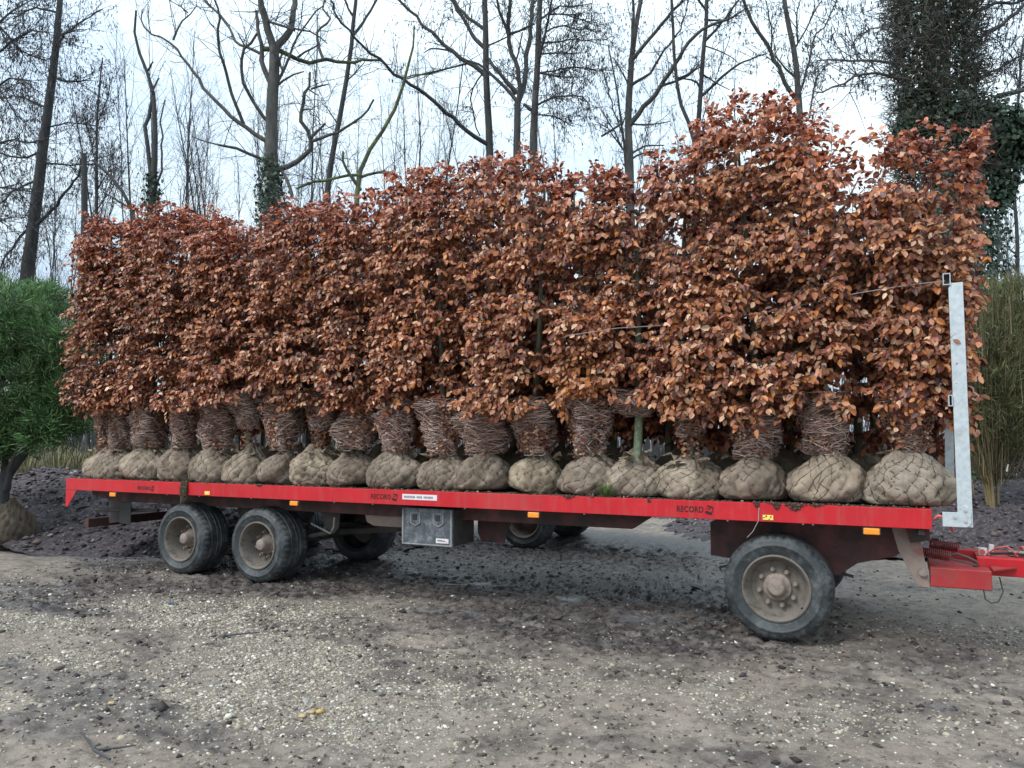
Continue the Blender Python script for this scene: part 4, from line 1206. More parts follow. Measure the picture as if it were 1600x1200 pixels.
FRONT = [  # x, ball width, ball height, z style, label
 (-11.02, .62, .40, 'half', 'rearmost hedge beech on the red trailer, its ball half hidden at the tail corner'),
 (-10.44, .74, .42, 'bundle', 'second beech from the trailer tail, broad lumpy root ball behind the rearmost orange lamp'),
 (-9.80, .72, .43, 'fat', 'third beech from the trailer tail, pale thick twig bundle, just behind the rearmost RECORD lettering'),
 (-9.09, .64, .47, 'bundle', 'beech on the trailer directly above the rearmost RECORD lettering'),
 (-8.47, .68, .43, 'bundle', 'beech on the trailer above the mossy strand that hangs over the red rail'),
 (-7.91, .66, .41, 'half', 'beech with short bare stem, second one forward of the hanging mossy strand'),
 (-7.32, .62, .43, 'bundle', 'beech on the trailer directly above the second rear wheel'),
 (-6.70, .65, .42, 'half', 'beech with open dark gaps beside its stem, above the second orange lamp from the tail'),
 (-6.10, .69, .42, 'fat', 'beech with the fattest pale twig bundle, just behind the middle RECORD lettering'),
 (-5.52, .69, .42, 'bundle', 'beech on the trailer above the middle RECORD lettering'),
 (-4.90, .62, .39, 'bundle', 'beech on the trailer right above the white sticker and the toolbox'),
 (-4.37, .67, .40, 'fat', 'beech with smooth wide root ball, first one forward of the toolbox'),
 (-3.73, .62, .39, 'bundle', 'beech with pale sharply netted root ball, above the third orange lamp from the tail'),
 (-3.13, .63, .41, 'bundle', 'beech with bright orange low leaves, root ball just behind the green grass tuft'),
 (-2.59, .63, .40, 'bare', 'beech with a bare green trunk standing on its root ball, forward of the grass tuft'),
 (-2.05, .64, .38, 'half', 'beech with a short green stem, above the RECORD lettering nearest the drawbar'),
 (-1.44, .62, .39, 'bundle', 'beech with flat netted root ball, above the rear half of the front wheel'),
 (-.82, .64, .42, 'bundle', 'beech with a tall folded sacking collar, second from the galvanised headboard'),
 (-.14, .72, .47, 'bundle', 'beech on the biggest diamond-netted root ball, next to the galvanised headboard'),
]
GRP = 'hedge beeches loaded on the trailer'
for i, (x, w, h, sty, lab) in enumerate(FRONT):
    tone = [(.38, .325, .268), (.31, .26, .218), (.37, .31, .252), (.30, .25, .21), (.36, .31, .258)][i % 5]
    if i == 12: tone = (.43, .37, .285)
    if i == 18: tone = (.36, .315, .265)
    warm = float(np.interp(x, [-11, -6, -2, 0], [-.15, .0, .25, .4]))  # brighter, more orange towards the headboard: lit look put into the leaf colours
    beech(i, x, .45 if i not in (0,) else .62, w, h * .93, lab, GRP, True, 8800 if i < 18 else 14000, warm, tone, style=sty, nleaf=300 if x > -4.6 else 0, left=i == 0, right=i == 18)
BACK = 'hedge beech in the rows standing behind the front row on the red trailer'
for rowi, (yy, xs) in enumerate(((1.15, np.arange(-10.65, .2, .63)), (1.85, np.arange(-10.35, .2, .66)))):
    for k, x in enumerate(xs):
        beech(100 + rowi * 40 + k, float(x), yy, .62, .40, BACK, GRP, False, 3600 + 2000 * rowi, -.1, (.26, .215, .165), ball_seed=400 + k % 5, yface=yy - .35)

# trunk and limbs of the bare trees: (x, y, z, radius) in metres
FOREST = {
 'alder': ([(-24.79,7.48,-.1,.285),(-24.74,7.48,2.45,.232),(-24.74,7.48,6.12,.211),(-24.67,7.51,7.55,.186),(-24.52,7.59,9.83,.161),(-24.35,7.67,11.93,.136),(-24.19,7.75,14.06,.111),(-24.11,7.79,15.99,.085),(-24.09,7.8,18.39,.06),(-24.12,7.78,21.26,.035)],
  [[(-24.61,7.54,8.39,.06),(-23.63,7.61,9.09,.046),(-22.84,7.62,9.79,.032),(-22.26,7.62,10.31,.019)],[(-24.43,7.63,10.99,.04),(-24.83,7.37,10.65,.033),(-25.48,6.96,10.83,.027),(-26.12,6.55,10.59,.02)],[(-24.24,7.73,13.42,.04),(-23.51,7.88,13.12,.03),(-22.9,8.0,13.15,.02)],[(-24.19,7.75,14.06,.04),(-23.58,7.64,14.82,.027),(-22.86,7.76,14.68,.015)],[(-24.46,7.62,10.56,.04),(-23.72,7.91,10.54,.027),(-22.72,8.31,10.45,.015)],[(-24.31,7.69,12.36,.04),(-25.53,7.49,12.95,.028),(-26.6,7.29,12.98,.015)],[(-24.5,7.59,10.05,.04),(-25.46,7.39,9.7,.028),(-26.48,7.21,8.95,.015)],[(-24.16,7.76,14.7,.03),(-23.64,8.3,15.49,.023),(-23.24,8.68,15.91,.015)],[(-24.6,7.55,8.59,.05),(-24.91,7.15,7.91,.035),(-25.0,6.85,7.04,.02)],[(-24.13,7.78,15.56,.04),(-24.84,7.46,15.79,.03),(-25.5,7.15,15.38,.02)],[(-24.36,7.66,11.72,.03),(-23.49,7.92,11.86,.02),(-22.38,8.25,11.57,.01)]]),
 'alder_edge': ([(-24.1,5.6,-.1,.262),(-24.03,5.6,2.68,.213),(-24.03,5.6,6.7,.194),(-24.0,5.61,9.93,.165),(-24.0,5.61,12.84,.137),(-24.01,5.61,15.8,.109),(-24.05,5.58,18.82,.081)],
  [[(-24.0,5.61,10.12,.037),(-23.04,5.75,10.48,.029),(-22.21,5.9,10.2,.021),(-21.52,6.02,10.3,.013)],[(-24.0,5.61,11.86,.037),(-23.0,5.82,12.33,.025),(-22.13,6.04,12.04,.013)],[(-24.0,5.61,12.84,.037),(-23.75,6.19,13.84,.03),(-23.51,6.6,14.39,.022),(-23.25,6.94,14.29,.014)],[(-24.0,5.61,13.82,.046),(-23.7,6.04,14.56,.03),(-23.34,6.46,15.09,.014)],[(-24.01,5.6,8.97,.037),(-23.53,6.09,9.24,.025),(-23.06,6.56,9.11,.014)],[(-24.0,5.61,14.41,.037),(-23.53,6.27,13.43,.026),(-23.16,6.63,13.31,.014)],[(-24.02,5.6,8.4,.037),(-23.22,5.79,8.06,.025),(-22.35,5.99,8.09,.014)],[(-24.0,5.61,12.45,.028),(-23.27,5.82,11.8,.02),(-22.75,5.92,10.97,.014)]]),
 'stump': ([(-21.19,7.0,-.1,.12),(-21.22,7.0,3.24,.098),(-21.22,7.0,8.11,.089),(-21.26,6.98,9.16,.081),(-21.31,6.96,10.12,.073)],
  []),
 'thin_left': ([(-26.52,11.04,-.1,.084),(-26.57,11.04,3.99,.068),(-26.57,11.04,9.97,.062),(-26.63,11.0,11.91,.051),(-26.69,10.97,13.63,.041),(-26.62,11.01,15.36,.031),(-26.56,11.04,16.11,.021)],
  [[(-26.6,11.02,10.94,.029),(-26.48,11.41,11.9,.021),(-26.37,11.54,11.99,.012)],[(-26.64,11.0,12.03,.029),(-27.44,11.11,13.57,.021),(-27.86,11.17,14.43,.012)],[(-26.68,10.98,13.38,.023),(-25.86,10.86,14.4,.017),(-25.51,10.74,15.01,.011)],[(-26.57,11.03,10.21,.023),(-26.07,11.41,11.22,.018),(-26.3,11.42,12.48,.012)]]),
 'arching': ([(-18.92,7.02,-.1,.073),(-18.95,7.02,3.18,.059),(-18.95,7.02,7.95,.054),(-19.2,6.89,8.46,.048),(-19.54,6.72,9.01,.042),(-19.87,6.56,9.38,.037),(-20.12,6.43,9.56,.031)],
  [[(-19.03,6.98,8.11,.035),(-19.52,6.73,8.43,.026),(-19.85,6.57,8.65,.018)]]),
 'dead_slim': ([(-17.79,6.51,-.1,.128),(-17.73,6.51,3.12,.105),(-17.73,6.51,7.8,.095),(-17.73,6.51,8.32,.09),(-17.73,6.51,8.71,.084),(-17.71,6.52,9.35,.078),(-17.74,6.5,9.8,.072),(-17.8,6.47,10.34,.066),(-17.68,6.53,10.59,.06),(-17.73,6.51,10.87,.055),(-17.83,6.46,11.19,.049),(-17.93,6.41,11.65,.043),(-18.3,6.22,12.33,.037),(-18.41,6.17,13.01,.031),(-18.27,6.24,13.33,.026)],
  [[(-17.73,6.51,8.55,.058),(-17.87,6.42,9.34,.054),(-17.91,6.38,10.08,.05),(-17.88,6.38,10.62,.046),(-17.75,6.43,11.07,.042)],[(-17.93,6.41,11.65,.033),(-17.72,6.4,11.85,.017)],[(-17.8,6.47,11.1,.033),(-17.78,6.64,11.51,.017)],[(-17.73,6.51,8.22,.033),(-17.69,6.77,8.93,.028),(-18.02,7.04,10.35,.023),(-18.22,7.2,11.22,.017)]]),
 'oak': ([(-14.9,7.92,-.1,.258),(-14.91,7.92,3.05,.21),(-14.91,7.92,7.62,.191),(-14.9,7.92,8.36,.181),(-14.94,7.9,9.1,.172),(-14.93,7.91,10.09,.162),(-14.93,7.91,11.09,.153),(-14.9,7.92,11.6,.144),(-14.9,7.92,12.1,.134),(-14.91,7.92,12.3,.125)],
  [[(-14.91,7.92,12.23,.108),(-15.01,7.77,12.71,.098),(-15.07,7.65,13.07,.088),(-15.13,7.54,13.48,.077),(-15.15,7.41,14.02,.067),(-15.1,7.27,14.83,.057)],[(-14.91,7.92,12.25,.1),(-14.73,8.19,12.67,.092),(-14.68,8.34,13.01,.084),(-14.82,8.57,13.94,.077),(-14.97,8.78,14.89,.069),(-15.08,9.02,15.87,.061)],[(-14.93,7.91,11.18,.075),(-15.22,7.81,11.82,.065),(-15.27,7.82,12.29,.054),(-15.43,7.79,13.02,.044),(-15.47,7.79,13.4,.034)],[(-15.27,7.82,12.29,.075),(-15.06,8.04,12.38,.071),(-14.94,8.18,12.33,.067),(-14.85,8.3,12.24,.063),(-14.68,8.47,12.25,.059),(-14.46,8.73,12.09,.056),(-14.16,9.05,12.27,.052),(-13.82,9.41,12.3,.048),(-13.5,9.73,12.37,.044),(-13.3,9.96,12.62,.04),(-13.05,10.22,12.57,.035)],[(-14.16,9.05,12.27,.043),(-14.39,9.08,12.73,.039),(-14.58,9.14,13.28,.035),(-14.25,9.5,13.7,.031),(-14.57,9.48,14.09,.027),(-14.6,9.55,14.4,.022)],[(-14.64,8.52,12.22,.034),(-14.53,8.58,12.42,.028),(-14.22,8.74,12.47,.023),(-14.09,8.8,12.63,.017)],[(-14.94,7.91,9.64,.067),(-15.29,7.69,9.88,.06),(-15.54,7.53,10.12,.054),(-16.06,7.19,10.73,.047),(-16.5,6.9,11.35,.04),(-16.74,6.74,11.83,.034),(-17.1,6.5,12.35,.028),(-17.62,6.18,12.52,.021),(-17.77,6.05,13.14,.015)],[(-17.1,6.5,12.35,.033),(-17.05,6.56,12.72,.026),(-16.83,6.71,13.14,.019),(-16.64,6.84,13.36,.012)],[(-16.83,6.71,13.14,.021),(-17.08,6.56,13.38,.014),(-17.37,6.39,13.57,.008)],[(-14.93,7.91,10.14,.054),(-15.14,7.64,10.43,.05),(-15.16,7.53,10.69,.047),(-15.3,7.27,11.1,.043),(-15.26,7.08,11.65,.039),(-15.02,7.03,12.06,.035),(-14.69,7.08,12.22,.032)],[(-15.07,7.04,11.97,.024),(-15.19,6.91,12.28,.012)],[(-15.25,7.81,12.14,.042),(-16.07,7.65,12.6,.037),(-16.46,7.66,13.38,.032),(-17.07,7.56,14.01,.027),(-17.34,7.54,14.38,.022)],[(-15.54,7.53,10.12,.046),(-15.58,7.11,10.8,.041),(-15.6,6.62,11.61,.036),(-15.48,6.44,12.03,.032),(-15.25,6.27,12.51,.027),(-15.2,6.1,12.83,.023)],[(-14.94,7.9,9.1,.05),(-15.17,7.58,9.23,.045),(-15.3,7.39,9.33,.041),(-15.55,7.07,9.41,.037),(-15.67,6.89,9.25,.032),(-15.67,6.83,9.35,.028)],[(-15.67,6.83,9.35,.024),(-16.05,6.69,9.46,.018),(-16.38,6.57,9.62,.012)],[(-14.93,7.91,8.9,.079),(-14.51,8.03,8.92,.074),(-14.26,8.09,9.05,.069),(-13.8,8.2,9.4,.063),(-13.73,8.18,9.63,.058),(-13.92,7.96,10.07,.053),(-13.92,7.89,10.39,.048),(-13.73,7.87,10.83,.043),(-13.59,7.91,10.86,.038),(-13.6,7.85,11.09,.033),(-13.56,7.83,11.28,.028)],[(-13.76,8.15,9.69,.049),(-13.56,8.26,9.92,.037),(-13.44,8.33,10.07,.025)],[(-13.59,7.91,10.86,.032),(-13.37,8.01,10.94,.024),(-13.18,8.1,10.98,.016)],[(-13.64,7.9,10.85,.024),(-13.4,7.98,10.68,.012)],[(-13.92,7.9,10.36,.028),(-13.73,8.15,10.43,.016)],[(-13.74,8.18,9.59,.045),(-13.17,8.3,9.72,.04),(-12.66,8.4,9.9,.034),(-12.23,8.45,10.23,.029),(-11.99,8.46,10.48,.024)],[(-14.93,7.91,11.05,.046),(-14.67,7.99,11.57,.04),(-14.5,8.04,11.86,.034),(-14.29,8.1,12.44,.028),(-13.96,8.21,12.87,.022),(-13.59,8.35,13.35,.016)],[(-14.87,7.93,11.17,.037),(-14.48,7.99,11.38,.03),(-14.31,8.02,11.51,.023),(-14.0,8.09,11.5,.016)],[(-14.65,7.99,11.61,.033),(-14.79,7.97,11.94,.029),(-14.72,8.02,12.11,.025)],[(-14.94,7.9,9.25,.037),(-14.48,8.01,8.81,.044),(-14.23,7.99,8.14,.049)],[(-15.05,7.68,12.97,.037),(-14.48,7.89,12.74,.033),(-14.24,7.97,12.62,.029)],[(-14.62,7.84,12.79,.029),(-14.19,8.19,12.74,.025),(-13.94,8.4,12.71,.021),(-13.69,8.63,12.45,.017)],[(-15.09,7.61,13.21,.017),(-15.41,7.38,13.12,.012),(-15.75,7.13,13.13,.008)]]),
 'leaning': ([(-16.24,11.72,-.1,.131),(-16.25,11.72,3.8,.107),(-16.25,11.72,9.5,.097),(-16.16,11.76,10.39,.091),(-16.05,11.82,11.28,.085),(-15.9,11.89,12.06,.079),(-15.71,11.99,13.56,.073),(-15.55,12.07,14.77,.067),(-15.58,12.05,15.38,.062),(-15.48,12.1,15.99,.056),(-15.42,12.14,16.92,.05),(-15.35,12.17,18.15,.044)],
  [[(-15.55,12.07,14.83,.05),(-15.34,12.41,15.44,.042),(-15.17,12.79,16.28,.034),(-15.07,13.1,17.04,.026)],[(-15.57,12.06,15.44,.04),(-15.7,11.83,15.72,.03),(-15.7,11.64,16.11,.02)],[(-15.75,11.97,13.26,.025),(-15.2,11.98,13.57,.017),(-14.82,11.94,13.94,.01)],[(-15.95,11.87,11.82,.025),(-16.17,11.59,12.29,.017),(-16.33,11.43,12.49,.01)]]),
 'crooked': ([(-12.17,8.14,-.1,.085),(-12.22,8.14,3.3,.069),(-12.22,8.14,8.26,.063),(-12.21,8.15,8.45,.059),(-12.19,8.16,8.83,.056),(-12.09,8.21,8.97,.052),(-11.72,8.39,9.44,.049),(-11.36,8.57,10.06,.045),(-11.28,8.61,10.58,.042),(-11.12,8.69,10.96,.038),(-11.1,8.7,11.34,.035),(-11.11,8.7,11.46,.031),(-10.89,8.81,11.57,.028),(-11.0,8.75,12.01,.024),(-10.97,8.77,12.35,.021)],
  [[(-12.22,8.15,8.34,.04),(-11.94,8.33,8.51,.037),(-11.71,8.47,8.57,.034),(-11.56,8.57,8.53,.032)],[(-12.14,8.19,8.03,.048),(-12.28,8.03,8.24,.042),(-12.39,7.88,8.54,.037),(-12.46,7.74,8.92,.032),(-12.38,7.76,8.94,.027)],[(-12.21,8.15,8.43,.04),(-12.46,7.97,8.44,.038),(-12.57,7.89,8.31,.036),(-12.96,7.61,8.21,.035),(-13.32,7.35,8.19,.033),(-13.42,7.26,7.99,.031)],[(-11.13,8.69,10.94,.02),(-10.71,8.77,11.0,.017),(-10.2,8.86,11.1,.014),(-9.78,8.94,11.09,.012)]]),
 'straight_dark': ([(-10.64,12.29,-.1,.153),(-10.63,12.29,3.97,.124),(-10.63,12.29,9.93,.113),(-10.68,12.27,10.65,.106),(-10.7,12.26,11.38,.099),(-10.75,12.24,12.59,.092),(-10.76,12.23,13.82,.085),(-10.78,12.22,14.81,.078),(-10.82,12.2,15.8,.071),(-10.84,12.19,17.05,.065)],
  [[(-10.66,12.28,10.37,.069),(-10.97,11.88,10.56,.064),(-11.32,11.38,10.92,.059),(-11.62,10.9,11.31,.054),(-11.84,10.57,11.54,.05),(-12.14,10.14,11.75,.045),(-12.5,9.58,12.09,.041),(-12.6,9.42,12.19,.037),(-12.91,8.89,12.55,.032),(-13.1,8.49,12.9,.028),(-13.19,8.15,13.29,.024),(-13.21,7.87,13.67,.02)],[(-10.74,12.24,12.45,.078),(-10.94,12.2,12.72,.072),(-11.32,12.09,12.95,.065),(-11.7,11.99,13.29,.059),(-12.0,11.92,13.62,.052),(-12.79,11.72,14.47,.046),(-13.35,11.59,15.16,.04),(-13.8,11.46,15.52,.033)],[(-10.75,12.23,13.28,.064),(-11.17,12.21,13.72,.058),(-11.43,12.27,14.25,.051),(-11.97,12.32,15.18,.045),(-12.16,12.34,15.55,.038)],[(-10.76,12.23,13.87,.055),(-11.29,12.22,14.34,.051),(-11.62,12.21,14.68,.047),(-11.92,12.24,15.12,.042),(-12.39,12.25,15.66,.038)],[(-11.26,12.11,12.92,.032),(-11.89,11.94,12.82,.028),(-12.37,11.81,12.72,.023),(-12.86,11.68,12.72,.019),(-13.25,11.57,12.65,.014)],[(-11.75,11.98,13.35,.032),(-12.28,11.93,13.52,.026),(-12.5,11.91,13.59,.02),(-12.72,11.9,13.49,.014)],[(-10.75,12.23,13.08,.046),(-10.4,12.19,12.59,.042),(-10.05,12.12,12.06,.039),(-9.72,12.08,11.64,.036)],[(-10.75,12.23,13.38,.028),(-10.47,12.31,13.47,.024),(-10.09,12.41,13.6,.02),(-9.86,12.47,13.72,.017),(-9.54,12.56,13.78,.014)],[(-10.84,12.22,12.59,.023),(-11.31,12.27,12.19,.022),(-11.38,12.5,11.7,.02),(-11.32,12.9,11.0,.019)]]),
 'forked_dark': ([(-9.44,11.74,-.1,.135),(-9.5,11.74,3.92,.11),(-9.5,11.74,9.79,.1),(-9.49,11.74,10.48,.096),(-9.48,11.75,11.22,.092)],
  [[(-9.48,11.75,11.13,.074),(-9.38,11.76,11.57,.07),(-9.46,11.66,12.29,.065),(-9.6,11.54,12.78,.061),(-9.58,11.5,13.41,.056),(-9.51,11.47,14.08,.052),(-9.46,11.42,14.97,.047)],[(-9.46,11.75,11.22,.079),(-9.4,12.0,11.82,.074),(-9.44,12.24,12.55,.07),(-9.47,12.58,13.58,.065),(-9.54,12.97,14.88,.061),(-9.62,13.33,16.11,.056)],[(-9.48,11.75,11.22,.057),(-9.81,11.65,11.66,.05),(-10.07,11.56,11.96,.044),(-10.42,11.44,12.32,.037),(-10.85,11.28,12.53,.031)],[(-9.42,11.76,11.42,.052),(-9.84,11.72,11.94,.047),(-10.14,11.7,12.32,.041),(-10.35,11.7,12.65,.036)],[(-9.59,11.55,12.75,.048),(-9.64,11.42,13.2,.043),(-9.79,11.22,13.74,.039),(-9.8,11.14,14.07,.034),(-9.81,11.07,14.41,.03)],[(-9.48,11.64,12.37,.026),(-9.33,11.6,12.7,.023),(-9.2,11.54,13.05,.02),(-9.21,11.52,13.09,.017)],[(-9.59,11.51,13.14,.035),(-9.34,11.62,13.2,.032),(-9.09,11.73,13.31,.029),(-8.97,11.78,13.4,.026)]]),
 'straight_twiggy': ([(-10.22,14.21,-.1,.163),(-10.15,14.21,4.36,.133),(-10.15,14.21,10.9,.121),(-10.13,14.22,11.62,.113),(-10.13,14.22,12.03,.106),(-10.04,14.27,13.07,.098),(-9.99,14.29,14.64,.091),(-9.94,14.31,15.7,.084),(-9.89,14.34,16.76,.076),(-9.87,14.35,17.94,.069)],
  [[(-10.13,14.22,12.08,.069),(-10.28,14.12,12.13,.059),(-10.4,14.04,12.27,.049)],[(-10.03,14.27,13.29,.029),(-9.57,14.78,13.51,.025),(-9.19,15.21,13.72,.021),(-8.73,15.72,13.74,.017),(-8.25,16.23,13.86,.012)],[(-9.97,14.34,13.32,.039),(-9.6,14.46,13.24,.031),(-9.21,14.58,13.08,.023),(-8.93,14.67,13.11,.015)],[(-10.12,14.23,12.2,.039),(-9.77,14.22,12.32,.035),(-9.31,14.23,12.39,.03),(-8.82,14.25,12.27,.026),(-8.45,14.27,12.23,.021),(-8.2,14.13,11.62,.017)],[(-10.03,14.27,13.5,.049),(-9.69,14.05,14.19,.042),(-9.44,13.86,14.76,.035),(-9.26,13.69,15.19,.028)],[(-9.73,14.08,14.12,.029),(-9.2,14.17,14.06,.024),(-8.7,14.25,14.1,.02),(-8.25,14.33,13.93,.016),(-7.72,14.42,13.9,.011)],[(-9.41,13.83,14.83,.029),(-9.1,14.08,14.94,.023),(-8.75,14.39,14.85,.017),(-8.35,14.73,14.72,.012)],[(-10.13,14.22,11.96,.029),(-9.44,14.47,11.84,.02),(-8.97,14.62,11.5,.012)],[(-9.97,14.3,15.02,.034),(-9.31,14.46,15.45,.027),(-8.83,14.6,15.34,.019),(-8.34,14.73,15.39,.012)],[(-9.87,14.17,13.83,.029),(-9.23,14.24,13.76,.023),(-8.82,14.29,13.59,.017),(-8.41,14.33,13.61,.011)],[(-9.6,13.98,14.39,.029),(-9.32,14.34,14.76,.025),(-8.99,14.73,14.67,.021),(-8.62,15.15,14.84,.016),(-8.39,15.42,14.75,.012)]]),
 'forked_mossy': ([(-7.6,16.05,-.1,.178),(-7.58,16.05,4.12,.145),(-7.58,16.05,10.31,.132),(-7.61,16.04,11.09,.122),(-7.62,16.03,12.0,.112),(-7.56,16.07,13.34,.102),(-7.49,16.1,14.08,.092),(-7.4,16.14,15.06,.083),(-7.29,16.2,15.68,.073),(-7.12,16.28,16.37,.063),(-7.0,16.34,17.56,.053)],
  [[(-7.5,16.09,14.01,.055),(-7.41,15.85,14.92,.048),(-7.31,15.65,15.71,.041),(-7.28,15.41,16.48,.034)],[(-7.5,16.09,13.96,.065),(-7.08,16.04,14.32,.058),(-6.69,15.98,14.69,.052),(-6.13,15.9,15.17,.045),(-5.71,15.86,15.45,.039),(-5.29,15.81,15.73,.033)],[(-7.57,16.06,13.1,.055),(-7.22,16.06,13.27,.049),(-6.85,16.07,13.37,.043),(-6.64,15.95,13.76,.037),(-6.19,15.84,14.26,.031),(-5.82,15.79,14.56,.025),(-5.53,15.56,15.19,.019)],[(-7.62,16.03,11.75,.09),(-7.16,16.03,12.27,.082),(-6.61,16.03,12.82,.074),(-6.06,15.97,13.57,.065),(-5.64,15.94,14.05,.058),(-5.23,15.94,14.43,.05),(-4.9,15.97,14.59,.043),(-4.36,16.05,14.53,.035),(-4.03,16.07,14.71,.028)],[(-6.57,16.02,12.88,.049),(-6.0,16.42,13.13,.039),(-5.7,16.64,13.37,.03),(-5.45,16.83,13.64,.02)],[(-7.6,16.04,10.84,.04),(-7.31,16.07,11.02,.033),(-6.96,16.11,11.09,.026),(-6.5,16.18,11.01,.02)],[(-7.6,16.04,10.66,.04),(-7.24,16.04,10.85,.03),(-6.77,16.06,10.83,.02)],[(-7.6,16.05,10.61,.03),(-7.81,15.93,11.09,.027),(-8.07,15.8,11.69,.023),(-8.38,15.64,12.3,.02)],[(-7.57,16.06,13.03,.03),(-7.75,15.81,13.58,.022),(-7.97,15.58,13.95,.015)],[(-8.39,15.64,11.45,.035),(-8.13,15.98,11.77,.035),(-7.87,16.31,12.09,.036)],[(-7.54,16.03,11.84,.035),(-7.01,16.1,11.73,.028),(-6.6,16.15,11.67,.021),(-6.31,16.18,11.75,.015)]]),
 'young_left_of_mossy': ([(-8.28,17.94,-.1,.065),(-8.29,17.94,4.49,.053),(-8.29,17.94,11.23,.048),(-8.43,17.86,12.55,.041),(-8.54,17.81,13.7,.033),(-8.71,17.72,14.85,.026),(-8.85,17.66,15.55,.019)],
  [[(-8.39,17.88,12.21,.027),(-8.87,18.0,13.61,.022),(-9.21,18.13,14.91,.017)],[(-8.33,17.91,11.64,.027),(-8.84,17.56,12.52,.02),(-9.22,17.33,12.73,.013)]]),
 'slim_upright': ([(-5.82,18.0,-.1,.124),(-5.92,18.0,4.59,.101),(-5.92,18.0,11.48,.092),(-5.88,18.02,11.92,.086),(-5.8,18.06,12.74,.081),(-5.74,18.09,13.7,.076),(-5.61,18.16,15.3,.071),(-5.5,18.21,16.26,.065),(-5.52,18.2,16.91,.06),(-5.47,18.23,18.21,.055)],
  [[(-5.78,18.07,13.19,.052),(-5.18,18.35,13.75,.045),(-4.61,18.62,14.32,.037),(-4.28,18.78,14.38,.03),(-3.71,19.04,14.69,.023)],[(-5.62,18.15,15.11,.052),(-5.11,18.21,15.59,.045),(-4.63,18.26,16.13,.038),(-4.38,18.27,16.45,.031)],[(-5.76,18.08,13.5,.042),(-5.84,18.01,13.81,.035),(-6.05,17.89,13.8,.028),(-6.43,17.66,13.79,.021)],[(-5.51,18.21,16.19,.042),(-5.71,17.92,16.42,.036),(-5.78,17.73,16.66,.031)],[(-5.54,18.19,15.88,.042),(-5.14,18.36,15.83,.029),(-4.69,18.55,15.94,.016)],[(-5.72,18.1,14.02,.031),(-5.27,18.19,13.64,.022),(-4.81,18.28,13.33,.012)],[(-5.63,18.14,14.99,.026),(-5.15,18.62,14.89,.019),(-4.69,19.11,14.62,.013)]]),
 'slim_curved': ([(-5.4,15.99,-.1,.08),(-5.47,15.99,4.24,.065),(-5.47,15.99,10.59,.059),(-5.49,15.98,11.28,.057),(-5.87,15.79,11.86,.054),(-5.96,15.75,12.45,.052),(-6.0,15.73,13.33,.049),(-6.04,15.71,14.21,.047),(-6.07,15.69,15.4,.045),(-6.07,15.69,16.3,.042)],
  [[(-5.98,15.74,12.86,.034),(-5.59,15.93,13.01,.026),(-5.33,16.06,13.33,.019)]]),
 'trunk_behind_hedge': ([(-2.66,17.44,-.1,.136),(-2.57,17.44,4.51,.111),(-2.57,17.44,11.28,.101),(-2.58,17.43,11.63,.096),(-2.61,17.42,12.33,.091),(-2.64,17.41,13.33,.085),(-2.67,17.39,13.86,.08),(-2.86,17.29,14.45,.075),(-2.9,17.27,15.04,.07),(-2.96,17.24,15.7,.064),(-3.01,17.22,16.9,.059)],
  [[(-2.6,17.43,12.11,.072),(-2.89,17.14,12.51,.066),(-3.11,16.86,13.13,.06),(-3.6,16.32,14.04,.053),(-3.9,15.95,14.79,.047),(-4.07,15.73,15.24,.042)],[(-2.62,17.41,12.87,.043),(-2.93,17.14,13.1,.031),(-3.21,16.86,13.5,.019)],[(-2.61,17.42,12.33,.043),(-2.38,17.36,12.84,.038),(-2.25,17.28,13.3,.032),(-2.07,17.18,13.85,.027),(-1.69,17.17,14.33,.022),(-1.42,17.1,14.92,.017)],[(-2.67,17.39,13.85,.029),(-2.28,17.38,14.47,.024),(-1.95,17.36,15.02,.019),(-1.73,17.35,15.36,.014)],[(-2.32,17.56,11.63,.034),(-2.22,17.9,12.57,.027),(-2.07,18.2,13.26,.021),(-1.71,18.56,13.67,.015)],[(-2.58,17.39,13.99,.029),(-2.6,17.11,14.65,.021),(-2.44,16.99,15.13,.014)],[(-3.3,16.65,13.48,.028),(-3.2,16.48,13.9,.023),(-3.3,16.12,14.44,.018),(-3.31,15.92,14.79,.014)]]),
 'ivy_tree': ([(.98,11.9,-.1,.375),(.89,11.9,3.1,.306),(.89,11.9,7.74,.278),(.84,11.88,8.9,.264),(.81,11.86,10.22,.249),(.77,11.84,11.55,.235),(.77,11.84,13.35,.22),(.79,11.85,15.78,.206)],
  [[(.54,11.73,10.51,.083),(.37,11.67,10.97,.076),(.22,11.64,11.58,.069),(.09,11.62,12.36,.062)],[(.33,11.62,10.0,.041),(.02,11.64,10.18,.035),(-.63,11.66,10.41,.028),(-1.16,11.67,10.55,.022),(-1.64,11.66,10.61,.015)],[(.26,11.59,9.66,.041),(-.18,11.32,9.83,.034),(-.56,11.09,9.91,.027),(-1.13,10.73,9.56,.02),(-1.63,10.43,9.35,.014)],[(-.76,11.66,10.44,.021),(-.88,11.8,11.04,.018),(-.21,12.44,11.5,.015),(.07,12.71,11.72,.011)],[(1.3,12.11,10.29,.048),(1.83,12.48,10.79,.044),(2.66,13.06,11.57,.04),(3.36,13.54,12.22,.035)],[(1.05,11.98,10.51,.055),(1.47,12.4,11.21,.046),(1.89,12.75,11.61,.037),(2.71,13.41,11.86,.028)],[(.83,11.87,9.33,.034),(1.68,12.54,9.88,.028),(2.23,12.97,10.33,.021),(2.79,13.4,10.62,.014)],[(2.02,12.47,9.34,.062),(2.41,12.66,9.46,.055),(3.05,12.97,9.63,.048)],[(1.07,12.09,11.0,.055),(1.33,11.86,11.7,.044),(1.82,11.7,12.35,.033)],[(.83,11.87,9.2,.069),(.5,11.55,9.56,.058),(.36,11.39,9.81,.047)]]),
